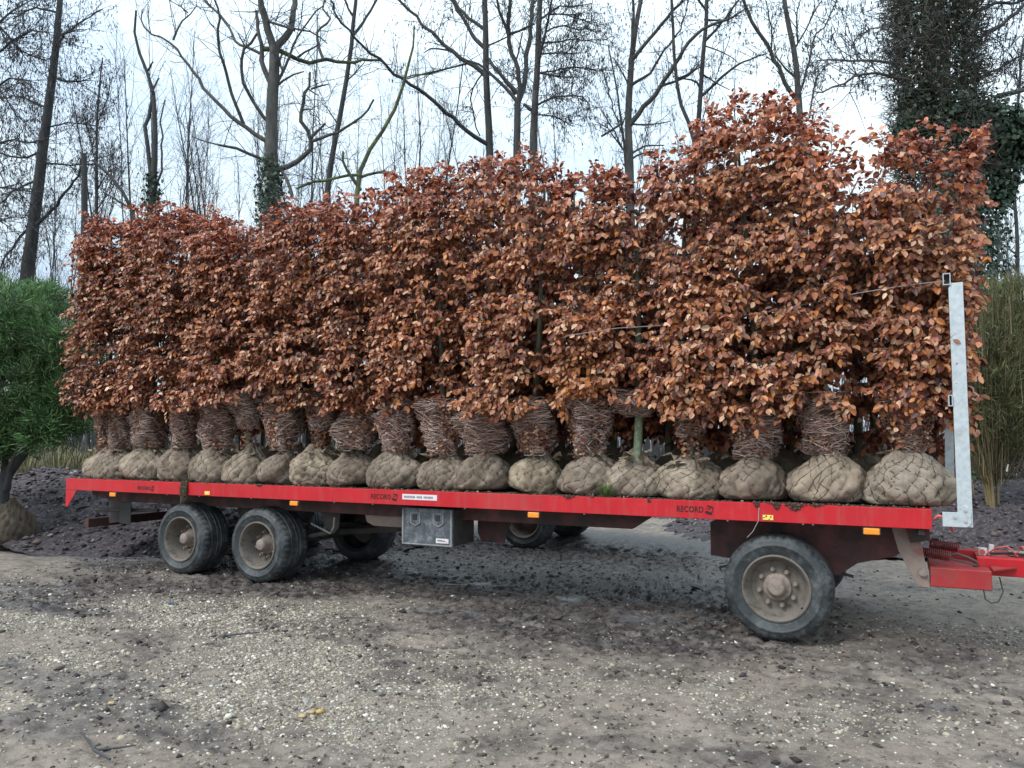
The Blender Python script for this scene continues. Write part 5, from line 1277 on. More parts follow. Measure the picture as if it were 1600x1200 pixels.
 'right_back': ([(3.38,21.5,-.1,.084),(3.31,21.5,2.37,.068),(3.31,21.5,5.92,.062),(3.43,21.56,7.97,.055),(3.37,21.53,9.63,.048),(3.57,21.63,12.15,.042),(3.86,21.77,14.7,.035)],
  [[(3.41,21.55,7.55,.03),(2.97,21.6,8.03,.023),(2.54,21.6,8.29,.015)],[(3.4,21.54,9.0,.03),(2.94,21.61,9.5,.023),(2.69,21.63,9.76,.015)],[(3.44,21.56,10.46,.03),(2.95,21.21,10.84,.021),(2.57,20.95,10.61,.012)],[(3.37,21.53,6.94,.03),(3.03,21.47,7.58,.021),(2.57,21.33,7.39,.012)]]),
}

# ------------------------------------------------------------------ odds and ends on and round the trailer
def strap(pts, rad, name, mat, label, cat):
    o = MB().tube(pts, rad, 5).obj(name, mat, smooth_angle=60)
    tag(o, label, cat)
strap([(.16, -.01, 3.05), (-.1, -.04, 3.035), (-.5, -.03, 3.0), (-.85, .10, 2.97), (-1.2, .16, 2.93), (-1.9, .16, 2.87), (-2.3, .05, 2.85), (-2.6, -.10, 2.83), (-3.1, -.10, 2.79), (-3.4, .12, 2.77)], .0042, 'tie_cord', M['cord'], 'thin grey cord running from the headboard across the brown leaves', 'cord')
# grass tuft growing at the edge of the load
def tuft(name, c, n, h, spread, cols, seed, w=.006):
    r = rng(seed)
    a = r.uniform(0, 2 * math.pi, n); b = np.stack([np.cos(a), np.sin(a), np.zeros(n)], -1)
    P0 = np.array(c) + b * r.uniform(0, spread * .35, (n, 1))
    hh = h * r.uniform(.5, 1.1, n)
    P1 = P0 + b * (spread * .35 * r.uniform(.3, 1, (n, 1))) + np.array([0, 0, 1.0]) * hh[:, None] * .65
    P2 = P1 + b * (spread * .5 * r.uniform(.3, 1.2, (n, 1))) + np.array([0, 0, 1.0]) * (hh * r.uniform(.05, .4, n))[:, None]
    s = np.cross(b, [0, 0, 1.0]) * w
    V = np.stack([P0 - s, P0 + s, P1 + s * .7, P1 - s * .7, P2 + s * .1, P2 - s * .1], 1).reshape(-1, 3)
    F = (np.array([[0, 1, 2, 3], [3, 2, 4, 5]])[None] + (np.arange(n) * 6)[:, None, None]).reshape(-1, 4)
    return np_mesh(name, V, F, M['stalk'], False, np.repeat(pick(r, n, cols, [1] * len(cols)), 6, axis=0))
g = link('grass_tuft', tuft('grass_tuft', (-2.80, .10, ZT - .01), 130, .16, .16, [(.10, .20, .05), (.16, .25, .08), (.07, .13, .04)], 5, .003))
tag(g, 'small green grass tuft sprouting between two root balls on the red rail', 'grass')
g = link('dry_grass_wisp', tuft('dry_grass_wisp', (-2.9, .06, ZT - .01), 5, .05, .3, [(.45, .36, .24)], 6, .003))
tag(g, 'dry pale grass blades lying over the rail edge below the green tuft', 'grass')
# mossy strand of soil over the rail: crumbs matted with fibres
r = rng(71)
n = 620
t = r.uniform(0, 1, n); wid = .075 * (1 - .45 * t) * (1 + .2 * np.sin(t * 11))
px = -8.555 + np.clip(r.normal(0, .55, n), -1, 1) * wid + .02 * t
y_ = np.where(t < .28, .15 - t / .28 * .165, -.018 + r.normal(0, .006, n)); z_ = np.where(t < .28, ZT + .012 + r.uniform(0, .03, n), ZT + .02 - (t - .28) / .72 * .20)
ms = link('moss_strand', stones_mesh('moss_strand', np.stack([px, y_, z_], -1), r.uniform(.006, .017, n), pick(r, n, [(.075, .065, .035), (.11, .105, .05), (.06, .045, .035), (.13, .10, .07)], [2, 2, 2, 1]), M['clod'], r, OCT, OCF, .9, .4))
nf = 130
fx_ = -8.555 + r.normal(0, .03, nf); z1_ = ZT - r.uniform(.02, .2, nf)
fo = link('fibre', segs_mesh('fibre', np.stack([fx_, np.full(nf, -.022), z1_], -1), np.stack([fx_ + r.normal(0, .02, nf), -.022 + r.normal(0, .012, nf), z1_ - r.uniform(.04, .13, nf)], -1), np.full(nf, .0028), np.full(nf, .001), M['bundle'], 3, pick(r, nf, [(.10, .09, .05), (.14, .12, .08)], [1, 1])), ms)
tag(fo, kind='stuff')
tag(ms, 'mossy brown strand of soil hanging over the red rail above the rear wheel', 'moss')
# mud and litter along the edge of the load
r = rng(12)
n = 1500
xs = r.uniform(-10.9, -.05, n); 
P3 = np.stack([xs, r.uniform(.008, .16, n), np.full(n, ZT + .004)], -1)
tn = pick(r, n, [(.09, .065, .05), (.16, .12, .085), (.22, .10, .05), (.05, .04, .035), (.3, .24, .16)], [3, 2, 1.5, 2, .7])
tag(link('soil_crumbs', stones_mesh('soil_crumbs', P3, r.lognormal(math.log(.008), .5, n), tn, M['clod'], r, OCT, OCF, .6, .35)), kind='stuff')
for seed, (cx, hw, drop, n) in enumerate(((-1.04, .06, .065, 150), (-1.19, .035, .06, 70), (-1.36, .02, .05, 36), (-.86, .05, .02, 50), (-3.16, .05, .03, 50), (-7.25, .04, .02, 30), (-2.34, .015, .04, 16))):
    r = rng(300 + seed)
    px = cx + r.normal(0, hw * .6, n); t = r.uniform(0, 1, n) ** 1.5
    P3 = np.stack([px, -.004 + r.uniform(-.004, .03, n) * (t < .2) , ZT + .006 - t * drop * np.exp(-((px - cx) / hw) ** 2)], -1)
    o = link('mud_lump', stones_mesh('mud_lump', P3, r.uniform(.005, .014, n), pick(r, n, [(.07, .05, .04), (.12, .09, .065), (.10, .055, .035)], [3, 2, 1]), M['clod'], r, OCT, OCF, .7, .35))
    lab = ['largest crumbly mud lump draped over the red rail, forward of the yellow reflector', 'mud lump on the rail right above the front yellow reflector', 'small mud smear on the rail behind the front yellow reflector', 'low crumb of mud on the rail above the front tyre',
           'mud crumbs on the rail edge behind the green grass tuft', 'tiny mud crumb on the rail above the second rear wheel', 'tiny mud crumb on the rail above the front RECORD lettering'][seed]
    tag(o, lab, 'mud')
# scrap of blue plastic and a broken stick on the ground
r = rng(13)
bxy = (-7.22, -1.26)
P3 = np.array([(bxy[0] + dx, bxy[1] + dy, 0) for dx, dy in ((0, 0), (.04, .03), (-.05, .01))]); P3[:, 2] = ground_h(P3[:, 0], P3[:, 1]) + .012
o = flakes('plastic_scrap', P3, np.array([.11, .07, .06]), np.array([.06, .05, .04]), np.tile([.06, .18, .45], (3, 1)), M['stalk'], r, .4)
tag(o, 'small crumpled scrap of blue plastic on the gravel before the rear wheels', 'litter')
def gp(x, y, dz): return (x, y, float(ground_h(np.array([x]), np.array([y]))[0]) + dz)
o = MB().tube([gp(-4.62, -4.05, .02), gp(-4.45, -4.12, .03), gp(-4.28, -4.2, .035), gp(-4.12, -4.22, .03)], [.006, .008, .009, .007], 6).tube([gp(-4.28, -4.2, .035), gp(-4.17, -4.13, .05), gp(-4.10, -4.08, .06)], [.007, .006, .004], 6).obj('stick', M['twig'], smooth_angle=60)
tag(o, 'forked dark stick lying on the gravel in the near corner', 'stick')
o = MB().tube([gp(-5.75, -1.95, .015), gp(-5.62, -1.83, .025), gp(-5.5, -1.72, .02)], [.005, .008, .005], 6).obj('stick', M['twig'], smooth_angle=60)
tag(o, 'short straight dark twig lying on the pale gravel patch', 'stick')
r = rng(15)
P3 = np.array([gp(-2.86 + dx, -3.94 + dy, .008) for dx, dy in r.normal(0, .05, (40, 2))])
for lab, c, k, n in (('pair of big ochre pebbles among grey gravel in the foreground', (-3.68, -3.12), .028, 3), ('single pale orange pebble on the gravel in the near corner', (-5.0, -3.55), .03, 1)):
    P3 = np.array([gp(c[0] + dx, c[1] + dy, .01) for dx, dy in r.normal(0, .035, (n, 2))])
    o = link('ochre_pebble', stones_mesh('ochre_pebble', P3, r.uniform(.8, 1.2, n) * k, pick(r, n, [(.55, .38, .13), (.5, .36, .2)], [1, 1]), M['pebble'], r))
    tag(o, lab, 'pebble')

# ------------------------------------------------------------------ evergreen foliage helpers
def sprays(r, C, Dm, nb, L, W, cols, cw, spread=.7, tintk=None):
    """nb thin blades fanning from each clump centre C along Dm"""
    n = len(C)
    d = Dm[:, None, :] + r.normal(0, spread, (n, nb, 3)); d /= np.linalg.norm(d, axis=2, keepdims=True)
    P = C[:, None, :] + r.normal(0, L * .35, (n, nb, 3))
    l = L * r.uniform(.5, 1.2, (n, nb, 1))
    s = np.cross(d, r.normal(0, 1, (n, nb, 3))); s /= np.maximum(np.linalg.norm(s, axis=2, keepdims=True), 1e-6)
    w = W * r.uniform(.7, 1.3, (n, nb, 1))
    V = np.stack([P, P + d * l * .5 + s * w, P + d * l, P + d * l * .5 - s * w], 2).reshape(-1, 3)
    F = np.arange(n * nb * 4).reshape(-1, 4)
    t = pick(r, n * nb, cols, cw)
    if tintk is not None: t = t * np.repeat(tintk, nb)[:, None]
    return V, F, np.repeat(t, 4, axis=0)

def crown(r, blobs, n, nb, L, W, cols, cw, spread=.7, up=.6):
    C = []; D = []; K = []
    bk = r.uniform(.62, 1.3, len(blobs)) if len(blobs) > 20 else np.ones(len(blobs))
    wts = np.array([b[3] * b[4] for b in blobs]); wts = wts / wts.sum()
    for (cx, cy, cz, rh, rv), k, kb in zip(blobs, (wts * n).astype(int), bk):
        d = r.normal(0, 1, (k, 3)); d /= np.linalg.norm(d, axis=1, keepdims=True)
        q = r.uniform(.55, 1.08, (k, 1)) ** .7
        p = d * q * np.array([rh, rh, rv]) + np.array([cx, cy, cz])
        C.append(p); dd = d + np.array([0, 0, up]); D.append(dd / np.linalg.norm(dd, axis=1, keepdims=True)); K.append(r.uniform(.65, 1.25, k) * kb)
    return sprays(r, np.concatenate(C), np.concatenate(D), nb, L, W, cols, cw, spread, np.concatenate(K))

# leaning juniper with its root ball, at the edge of the picture
jun = empty('evergreen_tree', (-13.22, .45, 0), 'leaning dark-stemmed evergreen with bright green feathery crown beside the trailer tail', 'tree')
JO = np.array([-13.22, .45, 0])
jb, jn, jh = ball_mesh(777, .36, .40, .66, netn=14, collar=.1, tone=(.10, .085, .07))
b = link('root_ball', jb, jun, (0, .1, -.02))
pts = np.array([(-13.35, .5, .72), (-13.33, .5, 1.12), (-13.15, .65, 1.50), (-12.95, .85, 1.82), (-12.75, 1.0, 2.12), (-12.7, 1.05, 2.5)]) - JO
MB().tube(pts, [.10, .09, .08, .065, .045, .03], 10).obj('trunk', M['darkbark'], jun, smooth_angle=60)
for a in ([(-13.33, .5, 1.12), (-13.5, .6, 1.6), (-13.6, .7, 2.4), (-13.7, .8, 3.4)], [(-13.15, .65, 1.5), (-13.2, .7, 2.0), (-13.1, .8, 2.7)], [(-13.5, .6, 1.6), (-14.0, .7, 2.2), (-14.3, .9, 3.0)], [(-13.25, .5, .95), (-13.0, .4, 1.35), (-12.75, .4, 1.75)]):
    MB().tube(np.array(a) - JO, np.linspace(.06, .015, len(a)), 7).obj('limb', M['darkbark'], jun, smooth_angle=60)
r = rng(31)
bl = [(-13.3, .35, 1.78, .45, .22), (-14.0, .4, 1.7, .6, .3), (-13.45, .5, 1.95, .55, .32), (-12.75, .8, 2.0, .38, .3), (-14.2, .6, 2.0, .7, .4), (-13.7, .8, 3.5, 1.0, .85), (-13.1, .8, 3.05, .62, .65), (-12.8, .9, 2.6, .55, .5), (-12.62, .95, 3.0, .40, .42), (-13.4, .6, 2.5, .8, .55), (-14.6, .9, 2.9, 1.0, 1.1), (-12.55, 1.0, 2.3, .35, .32), (-13.3, .7, 3.9, .45, .40), (-14.0, 1.0, 4.2, .6, .42), (-13.0, .6, 2.15, .5, .25), (-12.7, .9, 3.45, .35, .3)]
bl2 = []
for bx_, by_, bz_, rh_, rv_ in bl:
    for _ in range(int(5 + 16 * rh_ * rv_)):
        v_ = r.normal(0, 1, 3); v_ /= np.linalg.norm(v_); v_ *= r.uniform(.6, 1.12)
        q_ = r.uniform(.10, .36)
        bl2.append((bx_ + v_[0] * rh_ * .9, by_ + v_[1] * rh_ * .9, bz_ + v_[2] * rv_ * .9, q_, q_ * r.uniform(.7, 1.1)))
V_, F_, t_ = crown(r, bl2, 5600, 18, .15, .007, [(.09, .185, .065), (.13, .25, .085), (.21, .36, .13), (.04, .095, .045)], [3, 3, 2.2, 1.8], .42, .5)
f = link('foliage', np_mesh('foliage', V_ - JO, F_, M['needle'], False, t_), jun); tag(f, kind='stuff')
V_, F_, t_ = crown(r, bl, 500, 8, .25, .004, [(.09, .07, .05)], [1], .6, -.1)
f = link('twigs', np_mesh('twigs', V_ - JO, F_, M['stalk'], False, t_), jun); tag(f, kind='stuff')

# yellow-stemmed shrub on the mound near the headboard
SO = np.array([1.16, 7.57, .70])
sh = empty('bushy_shrub', tuple(SO), 'tall bushy shrub with fanned yellow-brown stems growing on the dark soil mound', 'shrub')
r = rng(33)
for k in range(14):
    a = r.uniform(0, 6.28); sp = r.uniform(.2, 1.15)
    base = np.array([math.cos(a) * .10, math.sin(a) * .10, -.05])
    e = base + np.array([math.cos(a) * sp, math.sin(a) * sp, r.uniform(1.8, 3.3)])
    q = np.linspace(0, 1, 7)[:, None]
    P = base + (e - base) * q + np.array([math.cos(a), math.sin(a), 0]) * (-.25 * sp * np.sin(q * math.pi)) + np.cumsum(r.normal(0, .035, (7, 3)), axis=0) * q
    MB().tube(P, np.linspace(r.uniform(.014, .03), .004, 7), 6).obj('stem', M['shrubstem'], sh, smooth_angle=60)
n = 2200
a = r.uniform(0, 6.28, n); sp = np.abs(r.normal(0, .75, n)); z0 = r.uniform(.3, 2.9, n)
A_ = np.stack([np.cos(a) * sp * (.2 + z0 / 3.6), np.sin(a) * sp * (.2 + z0 / 3.6), z0], -1)
B_ = A_ + np.stack([np.cos(a) * r.uniform(-.1, .4, n), np.sin(a) * r.uniform(-.1, .4, n), r.uniform(.2, .9, n)], -1)
f = link('twigs', segs_mesh('twigs', A_, B_, r.uniform(.003, .007, n), np.full(n, .002), M['stalk'], 3, pick(r, n, [(.22, .17, .09), (.15, .125, .075), (.10, .10, .055), (.36, .30, .19)], [3, 3, 3, .8])), sh); tag(f, kind='stuff')
bl = [(0, 0, 2.3, .75, .9), (.35, .1, 2.9, .6, .75), (-.3, .1, 2.7, .45, .6), (.2, 0, 1.6, .7, .7), (.75, .2, 2.2, .55, .9), (.6, .1, 3.3, .4, .4)]
V_, F_, t_ = crown(r, bl, 3000, 14, .20, .006, [(.17, .19, .085), (.24, .25, .11), (.11, .13, .065), (.32, .27, .15)], [3, 2.5, 2.5, 1.3], .5, 1.1)
f = link('foliage', np_mesh('foliage', V_, F_, M['needle'], False, t_), sh); tag(f, kind='stuff')
o = MB().box(-.012, .012, -.004, .0, -.07, .05).obj('plant_tag', M['white'], sh, (.16, -.25, .62), bevel=.002)
o.rotation_euler = (0, .25, .3)

# dark evergreens farther behind
def conifer(loc, label, bl, n, seed, cols, h):
    e = empty('evergreen_bush', loc, label, 'bush', None)
    r = rng(seed)
    MB().tube([(0, 0, -.1), (.05, 0, h * .5), (0, 0, h * .9)], [.12, .09, .03], 8).obj('trunk', M['darkbark'], e, smooth_angle=60)
    V_, F_, t_ = crown(r, bl, n, 12, .26, .016, cols, [3, 3, 2], .55, .3)
    f = link('foliage', np_mesh('foliage', V_, F_, M['needle'], False, t_), e); tag(f, kind='stuff')
DK = [(.018, .045, .025), (.03, .065, .03), (.05, .085, .04)]
conifer((2.5, 13.2, 0), 'dark evergreen bush standing close behind the yellow-stemmed shrub', [(0, 0, 1.4, 1.2, 1.3), (.4, 0, 2.6, 1.1, 1.1), (-.7, .2, 2.2, .8, 1.0), (1.2, .3, 2.0, 1.0, 1.5), (.2, 0, 3.7, .6, .7)], 1500, 41, DK, 4.2)
conifer((5.6, 14.5, 0), 'broad dark evergreen bush at the picture edge beyond the headboard', [(0, 0, 1.6, 1.5, 1.6), (.6, 0, 3.0, 1.3, 1.4), (-1.0, .2, 2.2, 1.1, 1.4)], 1000, 43, DK, 4.2)
# dry grass on the bank behind the juniper
r = rng(45)
V = []; F = []; t = []
for k in range(190):
    c = (r.uniform(-24, -13), r.uniform(4.2, 9), .6 + r.uniform(-.15, .5))
    me = tuft('dry_grass', c, 34, r.uniform(.5, .95), .5, [(.26, .23, .13), (.20, .18, .10), (.14, .14, .07)], 500 + k, .010)
    o_ = len(V)
    co = np.zeros(len(me.vertices) * 3); me.vertices.foreach_get('co', co); co = co.reshape(-1, 3)
    V.append(co); bpy.data.meshes.remove(me)
n_ = sum(len(v) for v in V); V = np.concatenate(V)
F = (np.array([[0, 1, 2, 3], [3, 2, 4, 5]])[None] + (np.arange(n_ // 6) * 6)[:, None, None]).reshape(-1, 4)
tn = np.repeat(pick(r, n_ // 6, [(.30, .26, .15), (.22, .20, .11), (.13, .14, .07)], [2, 2, 1]), 6, axis=0)
tag(link('dry_grass', np_mesh('dry_grass', V, F, M['stalk'], False, tn)), kind='stuff')

# ------------------------------------------------------------------ bare woodland
def resample(P, step):
    P = np.asarray(P, float)
    s = np.concatenate([[0], np.cumsum(np.linalg.norm(np.diff(P[:, :3], axis=0), axis=1))])
    n = max(4, int(s[-1] / step) + 1)
    q = np.linspace(0, s[-1], n)
    # smooth through the points with a Catmull-Rom style blend
    out = np.stack([np.interp(q, s, P[:, k]) for k in range(P.shape[1])], -1)
    for _ in range(1):
        out[1:-1] = (out[:-2] + 2 * out[1:-1] + out[2:]) / 4
    return out, s[-1]

def twiglets(r, path, rate, lo, hi, start=.2, up=.35, sub=3, r0=.014, wild=.8):
    """list of segments of fine side twigs along a path (n,4)"""
    Aq = []; Bq = []; ra = []; rb = []
    L = np.linalg.norm(np.diff(path[:, :3], axis=0), axis=1).sum()
    n = r.poisson(L * rate)
    for _ in range(n):
        t = r.uniform(start, 1.0)
        i = min(int(t * (len(path) - 1)), len(path) - 2)
        p = path[i, :3] + (path[i + 1, :3] - path[i, :3]) * r.uniform()
        tan = path[i + 1, :3] - path[i, :3]; tan = tan / max(np.linalg.norm(tan), 1e-6)
        d = tan * .5 + r.normal(0, wild, 3) * .7 + np.array([0, 0, up]); d /= np.linalg.norm(d)
        rr_ = min(r0, path[i, 3] * .55)
        l = r.uniform(lo, hi)
        def grow_(p, d, l, rr_, lev):
            k = 4 if lev == 0 else 2
            for j in range(k):
                d2 = d + r.normal(0, .22, 3) + np.array([0, 0, .06 * up]); d2 /= np.linalg.norm(d2)
                q = p + d2 * l / k
                Aq.append(p); Bq.append(q); ra.append(rr_ * (1 - .7 * j / k)); rb.append(rr_ * (1 - .7 * (j + 1) / k))
                if lev < 2:
                    for _ in range(r.poisson(sub / (k + lev) if lev == 0 else sub / 4)):
                        e = d2 * .7 + r.normal(0, .6, 3); e /= np.linalg.norm(e)
                        grow_(q, e, l * r.uniform(.3, .55), rr_ * .55, lev + 1)
                p, d = q, d2
        grow_(p, d, l, rr_, 0)
    return Aq, Bq, ra, rb

def woodland_tree(key, data, label, bark, seed, rate=2.2, lo=.6, hi=1.8, sub=3, up=.35, catkins=0, r0=.013, trunk_rate=.5):
    trunk, limbs = data
    O = np.array(trunk[0][:3]); O[2] = 0
    e = empty('bare_tree', tuple(O), label, 'tree', 'bare trees of the wood behind the trailer')
    r = rng(seed)
    Aq = []; Bq = []; ra = []; rb = []
    def put(path, name, mt_=None):
        p, L = resample(path, .25 if name == 'branch' else .6)
        p[1:-1, :3] += (np.cumsum(r.normal(0, .012, (len(p), 3)), axis=0) + r.normal(0, .022, (len(p), 3)))[1:-1] * (.25 if name == 'trunk' else 1) * np.minimum(1, np.arange(1, len(p) - 1) / 5)[:, None]
        m = MB().tube(p[:, :3] - O, list(np.maximum(p[:, 3], .005)), 8 if name == 'branch' else 12)
        o_ = m.obj(name, mt_ or bark, e, smooth_angle=70)
        if mt_: o_['label'] = 'mossy elbow-shaped branch'
        return p
    pt = put(trunk, 'trunk')
    q = twiglets(r, pt, trunk_rate * 2.0, lo * .7, hi, .45, up, sub, r0)
    for a, b in zip((Aq, Bq, ra, rb), q): a += b
    for li, lb in enumerate(limbs):
        pl = put(lb, 'branch', M['mossbark'] if key == 'oak' and li == 3 else None)
        q = twiglets(r, pl, rate * 2.9, lo, hi, .12, up, sub, r0)
        for a, b in zip((Aq, Bq, ra, rb), q): a += b
    Aq = np.array(Aq); Bq = np.array(Bq); ra = np.maximum(np.array(ra), .0022); rb = np.maximum(np.array(rb), .0018)
    if catkins and len(Aq):
        i = r.choice(len(Aq), catkins)
        c0 = Bq[i] + r.normal(0, .03, (catkins, 3)); ln = r.uniform(.04, .11, catkins)
        c1 = c0 + np.stack([r.normal(0, .012, catkins), r.normal(0, .012, catkins), -ln], -1)
        Aq = np.concatenate([Aq, c0]); Bq = np.concatenate([Bq, c1]); w = r.uniform(.008, .017, catkins)
        ra = np.concatenate([ra, w]); rb = np.concatenate([rb, w * .7])
    if len(Aq):
        tw = link('twigs', segs_mesh('twigs', Aq - O, Bq - O, ra, rb, M['twig']), e); tag(tw, kind='stuff')
    return e

FL = {
 'alder': ('tall dark trunk leaning slightly, twigs hung with dark catkins, behind the leaning evergreen', 'darkbark', 4.2, .5, 1.6, 4, .05, 2600),
 'alder_edge': ('tree at the picture edge whose catkin-hung branches reach in from outside', 'darkbark', 5.0, .5, 1.7, 4, .05, 2200),
 'stump': ('broken-off bare stump trunk without branches, just behind the rearmost beech', 'darkbark', 0, .3, .5, 1, .2, 0),
 'thin_left': ('thin young tree with fuzzy catkin twigs beside the broken stump trunk', 'darkbark', 7.0, .4, 1.1, 3, .5, 1100),
 'arching': ('low dark stem arching over toward the broken stump trunk', 'darkbark', 1.2, .3, .8, 2, .3, 0),
 'dead_slim': ('slender dead tree with a crooked twin stem and a pale sky behind it', 'darkbark', .25, .2, .5, 1, .3, 0),
 'oak': ('big forked tree with many curved limbs and a mossy elbow branch', 'treebark', .9, .5, 1.7, 3, .4, 0),
 'leaning': ('straight dark trunk leaning away beside the mossy elbow branch', 'darkbark', 1.6, .5, 1.6, 3, .4, 0),
 'crooked': ('crooked low tree with mossy limbs rising behind the lower beeches', 'mossbark', 1.8, .4, 1.2, 2, .5, 0),
 'straight_dark': ('straight dark trunk crossed by long diagonal branches reaching down over the hedge', 'darkbark', 2.0, .5, 1.6, 3, .4, 500),
 'forked_dark': ('dark trunk forking low into two stems between two straight trunks', 'darkbark', 1.5, .5, 1.4, 3, .4, 300),
 'straight_twiggy': ('straight trunk with dense catkin twigs spreading to one side beside the forked dark trunk', 'treebark', 4.6, .5, 1.4, 4, .15, 2600),
 'forked_mossy': ('greenish forked tree standing alone in the gap of pale sky behind the lower hedge tops', 'treebark', 1.6, .5, 1.5, 3, .4, 700),
 'young_left_of_mossy': ('thin sapling leaning against the greenish forked tree', 'darkbark', 2.5, .4, 1.2, 2, .5, 200),
 'slim_upright': ('slim upright tree with a kinked side branch, just behind the tallest beech top', 'darkbark', 1.8, .5, 1.5, 3, .3, 600),
 'slim_curved': ('very slender stem bowing outward at its foot beside the tallest beech top', 'darkbark', 1.2, .5, 1.2, 2, .3, 100),
 'trunk_behind_hedge': ('bent trunk with a steep V branch rising behind the tallest beech', 'treebark', 2.0, .5, 1.6, 3, .25, 900),
 'ivy_tree': ('massive tree trunk smothered in dark ivy near the headboard', 'treebark', 3.2, .5, 1.7, 4, .2, 1500),
 'right_back': ('twiggy thin tree at the picture edge beyond the ivy-clad trunk', 'darkbark', 5.0, .4, 1.3, 4, .2, 1200),
}
trees = {}
for k, (key, data) in enumerate(FOREST.items()):
    lab, bark, rate, lo, hi, sub, up, cat = FL[key]
    trees[key] = woodland_tree(key, data, lab, M[bark], 2000 + k, rate, lo, hi, sub, up, cat, trunk_rate=0.0 if key in ('stump', 'dead_slim') else (.9 if cat > 900 else .35))

# ivy on trunks
def ivy_leaves(r, P, Nn, size, cols, cw):
    n = len(P)
    up = np.array([0, 0, -1.0]) + r.normal(0, .5, (n, 3))
    Nn = Nn + r.normal(0, .45, (n, 3)); Nn /= np.linalg.norm(Nn, axis=1, keepdims=True)
    A = up - Nn * np.sum(up * Nn, 1, keepdims=True); A /= np.maximum(np.linalg.norm(A, axis=1, keepdims=True), 1e-6)
    s = np.cross(A, Nn); k = size[:, None]
    V = np.stack([P, P + A * k * .3 - s * k * .5 , P + A * k, P + A * k * .3 + s * k * .5], 1).reshape(-1, 3)
    return V, np.arange(n * 4).reshape(n, 4), np.repeat(pick(r, n, cols, cw), 4, axis=0)
IVC = [(.020, .050, .026), (.035, .075, .035), (.055, .10, .05), (.03, .04, .03)]
def ivy_on(root, pts, n, rad, size, seed, name='ivy'):
    """leaves in a jacket round a polyline of (x,y,z,r)"""
    O = np.array(root.location)
    r = rng(seed)
    p, L = resample(np.array(pts), .2)
    i = r.integers(0, len(p), n)
    a = r.uniform(0, 2 * math.pi, n)
    N = np.stack([np.cos(a), np.sin(a), r.normal(.1, .3, n)], -1)
    ro = p[i, 3] * (.75 + .55 * fbm(a * 1.5 + i * .13, p[i, 2] * 1.3, seed, 3)) + r.uniform(0, .10, n) * rad
    P = p[i, :3] + N * ro[:, None] + r.normal(0, .05, (n, 3))
    V, F, t = ivy_leaves(r, P - O, N, r.uniform(.7, 1.3, n) * size, IVC, [3, 3, 1.2, 1])
    f = link(name, np_mesh(name, V, F, M['ivy'], False, t), root); tag(f, kind='stuff')
def seg_of(key, zmax):
    return [q for q in FOREST[key][0] if q[2] <= zmax]
t0 = FOREST['ivy_tree'][0]
big = [(q[0], q[1], q[2], .62 if q[2] > 4 else .7) for q in t0]
ivy_on(trees['ivy_tree'], big, 22000, 1.8, .085, 51)
cx, cy, cz = t0[2][0], t0[2][1], t0[2][2]
def off(dx, dz, rad, dy=0):     # along the trailer direction seen broadside
    return (cx + dx * .894, cy + dx * .447 + dy, cz + dz, rad)
ivy_on(trees['ivy_tree'], [off(.3, 1.0, .5), off(.8, .75, .62), off(1.25, .6, .58), off(1.65, .45, .42)], 10000, 1.6, .10, 52)
ivy_on(trees['ivy_tree'], [off(1.25, .35, .34), off(1.3, -.1, .26), off(1.25, -.5, .18), off(1.15, -.8, .13)], 1300, 1.2, .10, 53)
ivy_on(trees['ivy_tree'], [off(.95, .4, .25), off(1.0, -1.0, .22), off(.95, -2.2, .2), off(.9, -3.2, .18)], 900, 1.2, .10, 54)
ivy_on(trees['ivy_tree'], [off(-.75, .3, .3), off(-.6, 1.0, .3), off(-.5, 1.6, .25)], 1800, 1.2, .10, 55)
# old brown ivy stalks over the middle of the trunk
r = rng(56)
n = 6500
a = r.uniform(0, 2 * math.pi, n); zz = cz + r.uniform(-.3, 4.5, n); rr_ = r.uniform(.6, 1.02, n)
O = np.array(trees['ivy_tree'].location)
fx = np.interp(zz, [q[2] for q in t0], [q[0] for q in t0]); fy = np.interp(zz, [q[2] for q in t0], [q[1] for q in t0])
A_ = np.stack([fx + np.cos(a) * rr_ , fy + np.sin(a) * rr_, zz], -1)
B_ = A_ + r.normal(0, .12, (n, 3)) + np.stack([np.cos(a) * .12, np.sin(a) * .12, np.full(n, .02)], -1)
f = link('ivy_stalks', segs_mesh('ivy_stalks', A_ - O, B_ - O, np.full(n, .010), np.full(n, .005), M['bundle'], 3, pick(r, n, [(.10, .09, .075), (.15, .13, .105), (.07, .065, .055)], [2, 1, 2])), trees['ivy_tree']); tag(f, kind='stuff')
to = FOREST['oak'][0]
ivy_on(trees['oak'], [(q[0], q[1], q[2], max(.17, .42 - .085 * (q[2] - 6))) for q in resample(np.array([q for q in to if q[2] < 9.7]), .5)[0] if q[2] > 6], 1300, 1.4, .095, 57)
td = FOREST['dead_slim'][0]
ivy_on(trees['dead_slim'], [(q[0], q[1], q[2], max(.07, .20 - .05 * (q[2] - 6.5))) for q in resample(np.array(td), .4)[0] if 5.5 < q[2] < 8.8], 900, .8, .09, 58)

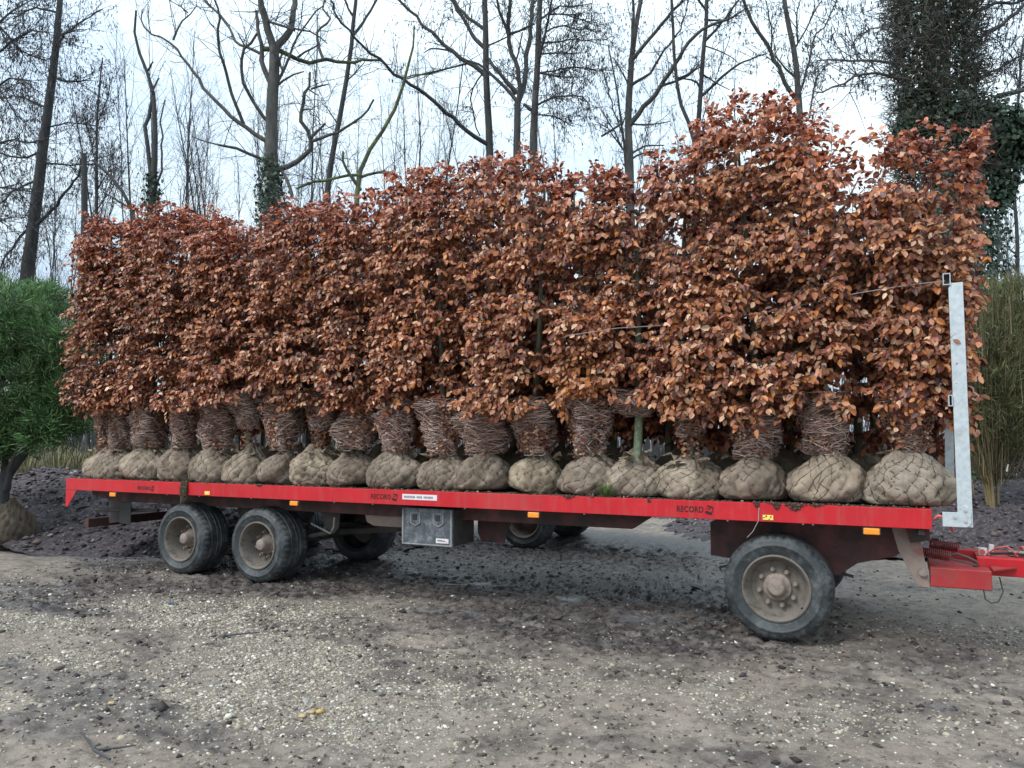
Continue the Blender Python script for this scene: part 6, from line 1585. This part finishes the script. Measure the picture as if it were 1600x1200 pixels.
# thin saplings standing far behind, told apart as single stems
SAP = 'thin bare sapling among many in the wood far behind the beeches'
r = rng(70)
c_, s_ = math.cos(R(26.5598)), math.sin(R(26.5598))
def sapling(x, y, h, lean, rad, k):
    e = empty('sapling', (x, y, 0), SAP, 'sapling', 'thin saplings in the wood')
    rr = rng(3000 + k)
    n = 9; q = np.linspace(0, 1, n)
    P = np.stack([lean[0] * q ** 1.6 * h + np.cumsum(rr.normal(0, .05, n)), lean[1] * q ** 1.6 * h + np.cumsum(rr.normal(0, .05, n)), h * q - .1], -1)
    rad_ = rad * (1 - .85 * q)
    MB().tube(P, list(rad_), 5).obj('stem', M['darkbark'], e, smooth_angle=70)
    A_, B_, a_, b_ = twiglets(rr, np.column_stack([P, rad_]), 2.0, .7, 2.6, .35, 1.1, 2.4, .012, .45)
    if len(A_):
        tw = link('twigs', segs_mesh('twigs', A_, B_, np.maximum(np.array(a_), .004), np.maximum(np.array(b_), .003), M['twig']), e); tag(tw, kind='stuff')
k = 0
for (u0, u1, n, hlo, hhi) in ((-.50, -.28, 30, 12, 17.5), (-.27, -.10, 18, 11, 17), (-.20, .16, 16, 10, 18), (.10, .40, 14, 10, 17), (-.66, -.5, 14, 11, 17), (.55, .68, 10, 9, 15)):
    for _ in range(n):
        Fd = r.uniform(25, 34); u = r.uniform(u0, u1)
        Rr = u * Fd
        x = CAM[0] + c_ * Rr - s_ * Fd; y = CAM[1] + s_ * Rr + c_ * Fd
        sapling(x, y, r.uniform(hlo, hhi), (r.normal(0, .10), r.normal(0, .06)), r.uniform(.035, .075), k); k += 1
# far wood that reads as one mass
r = rng(72)
Aq = []; Bq = []; ra = []; rb = []
for _ in range(420):
    Fd = r.uniform(38, 60); u = r.uniform(-.85, .85); Rr = u * Fd
    x = CAM[0] + c_ * Rr - s_ * Fd; y = CAM[1] + s_ * Rr + c_ * Fd
    h = r.uniform(6, 13); n = 7; q = np.linspace(0, 1, n)
    P = np.stack([x + np.cumsum(r.normal(0, .12, n)) + r.normal(0, .08) * q * h, y + np.cumsum(r.normal(0, .12, n)), h * q], -1)
    rd = r.uniform(.03, .11) * (1 - .85 * q)
    Aq += list(P[:-1]); Bq += list(P[1:]); ra += list(rd[:-1]); rb += list(rd[1:])
    a, b, c, d = twiglets(r, np.column_stack([P, rd]), 1.4, .8, 2.6, .15, .7, 1.6, .016, .6)
    Aq += a; Bq += b; ra += [max(v, .006) for v in c]; rb += [max(v, .005) for v in d]
# undergrowth brush at its foot
n = 11000
Fd = r.uniform(26, 55, n); u = r.uniform(-.9, .9, n); Rr = u * Fd
b0 = np.stack([CAM[0] + c_ * Rr - s_ * Fd, CAM[1] + s_ * Rr + c_ * Fd, np.zeros(n)], -1)
b1 = b0 + np.stack([r.normal(0, .5, n), r.normal(0, .5, n), r.uniform(.8, 3.6, n)], -1)
Aq += list(b0); Bq += list(b1); ra += [.018] * n; rb += [.006] * n
tag(link('far_wood', segs_mesh('far_wood', np.array(Aq), np.array(Bq), np.array(ra), np.array(rb), M['twig'])), kind='stuff')
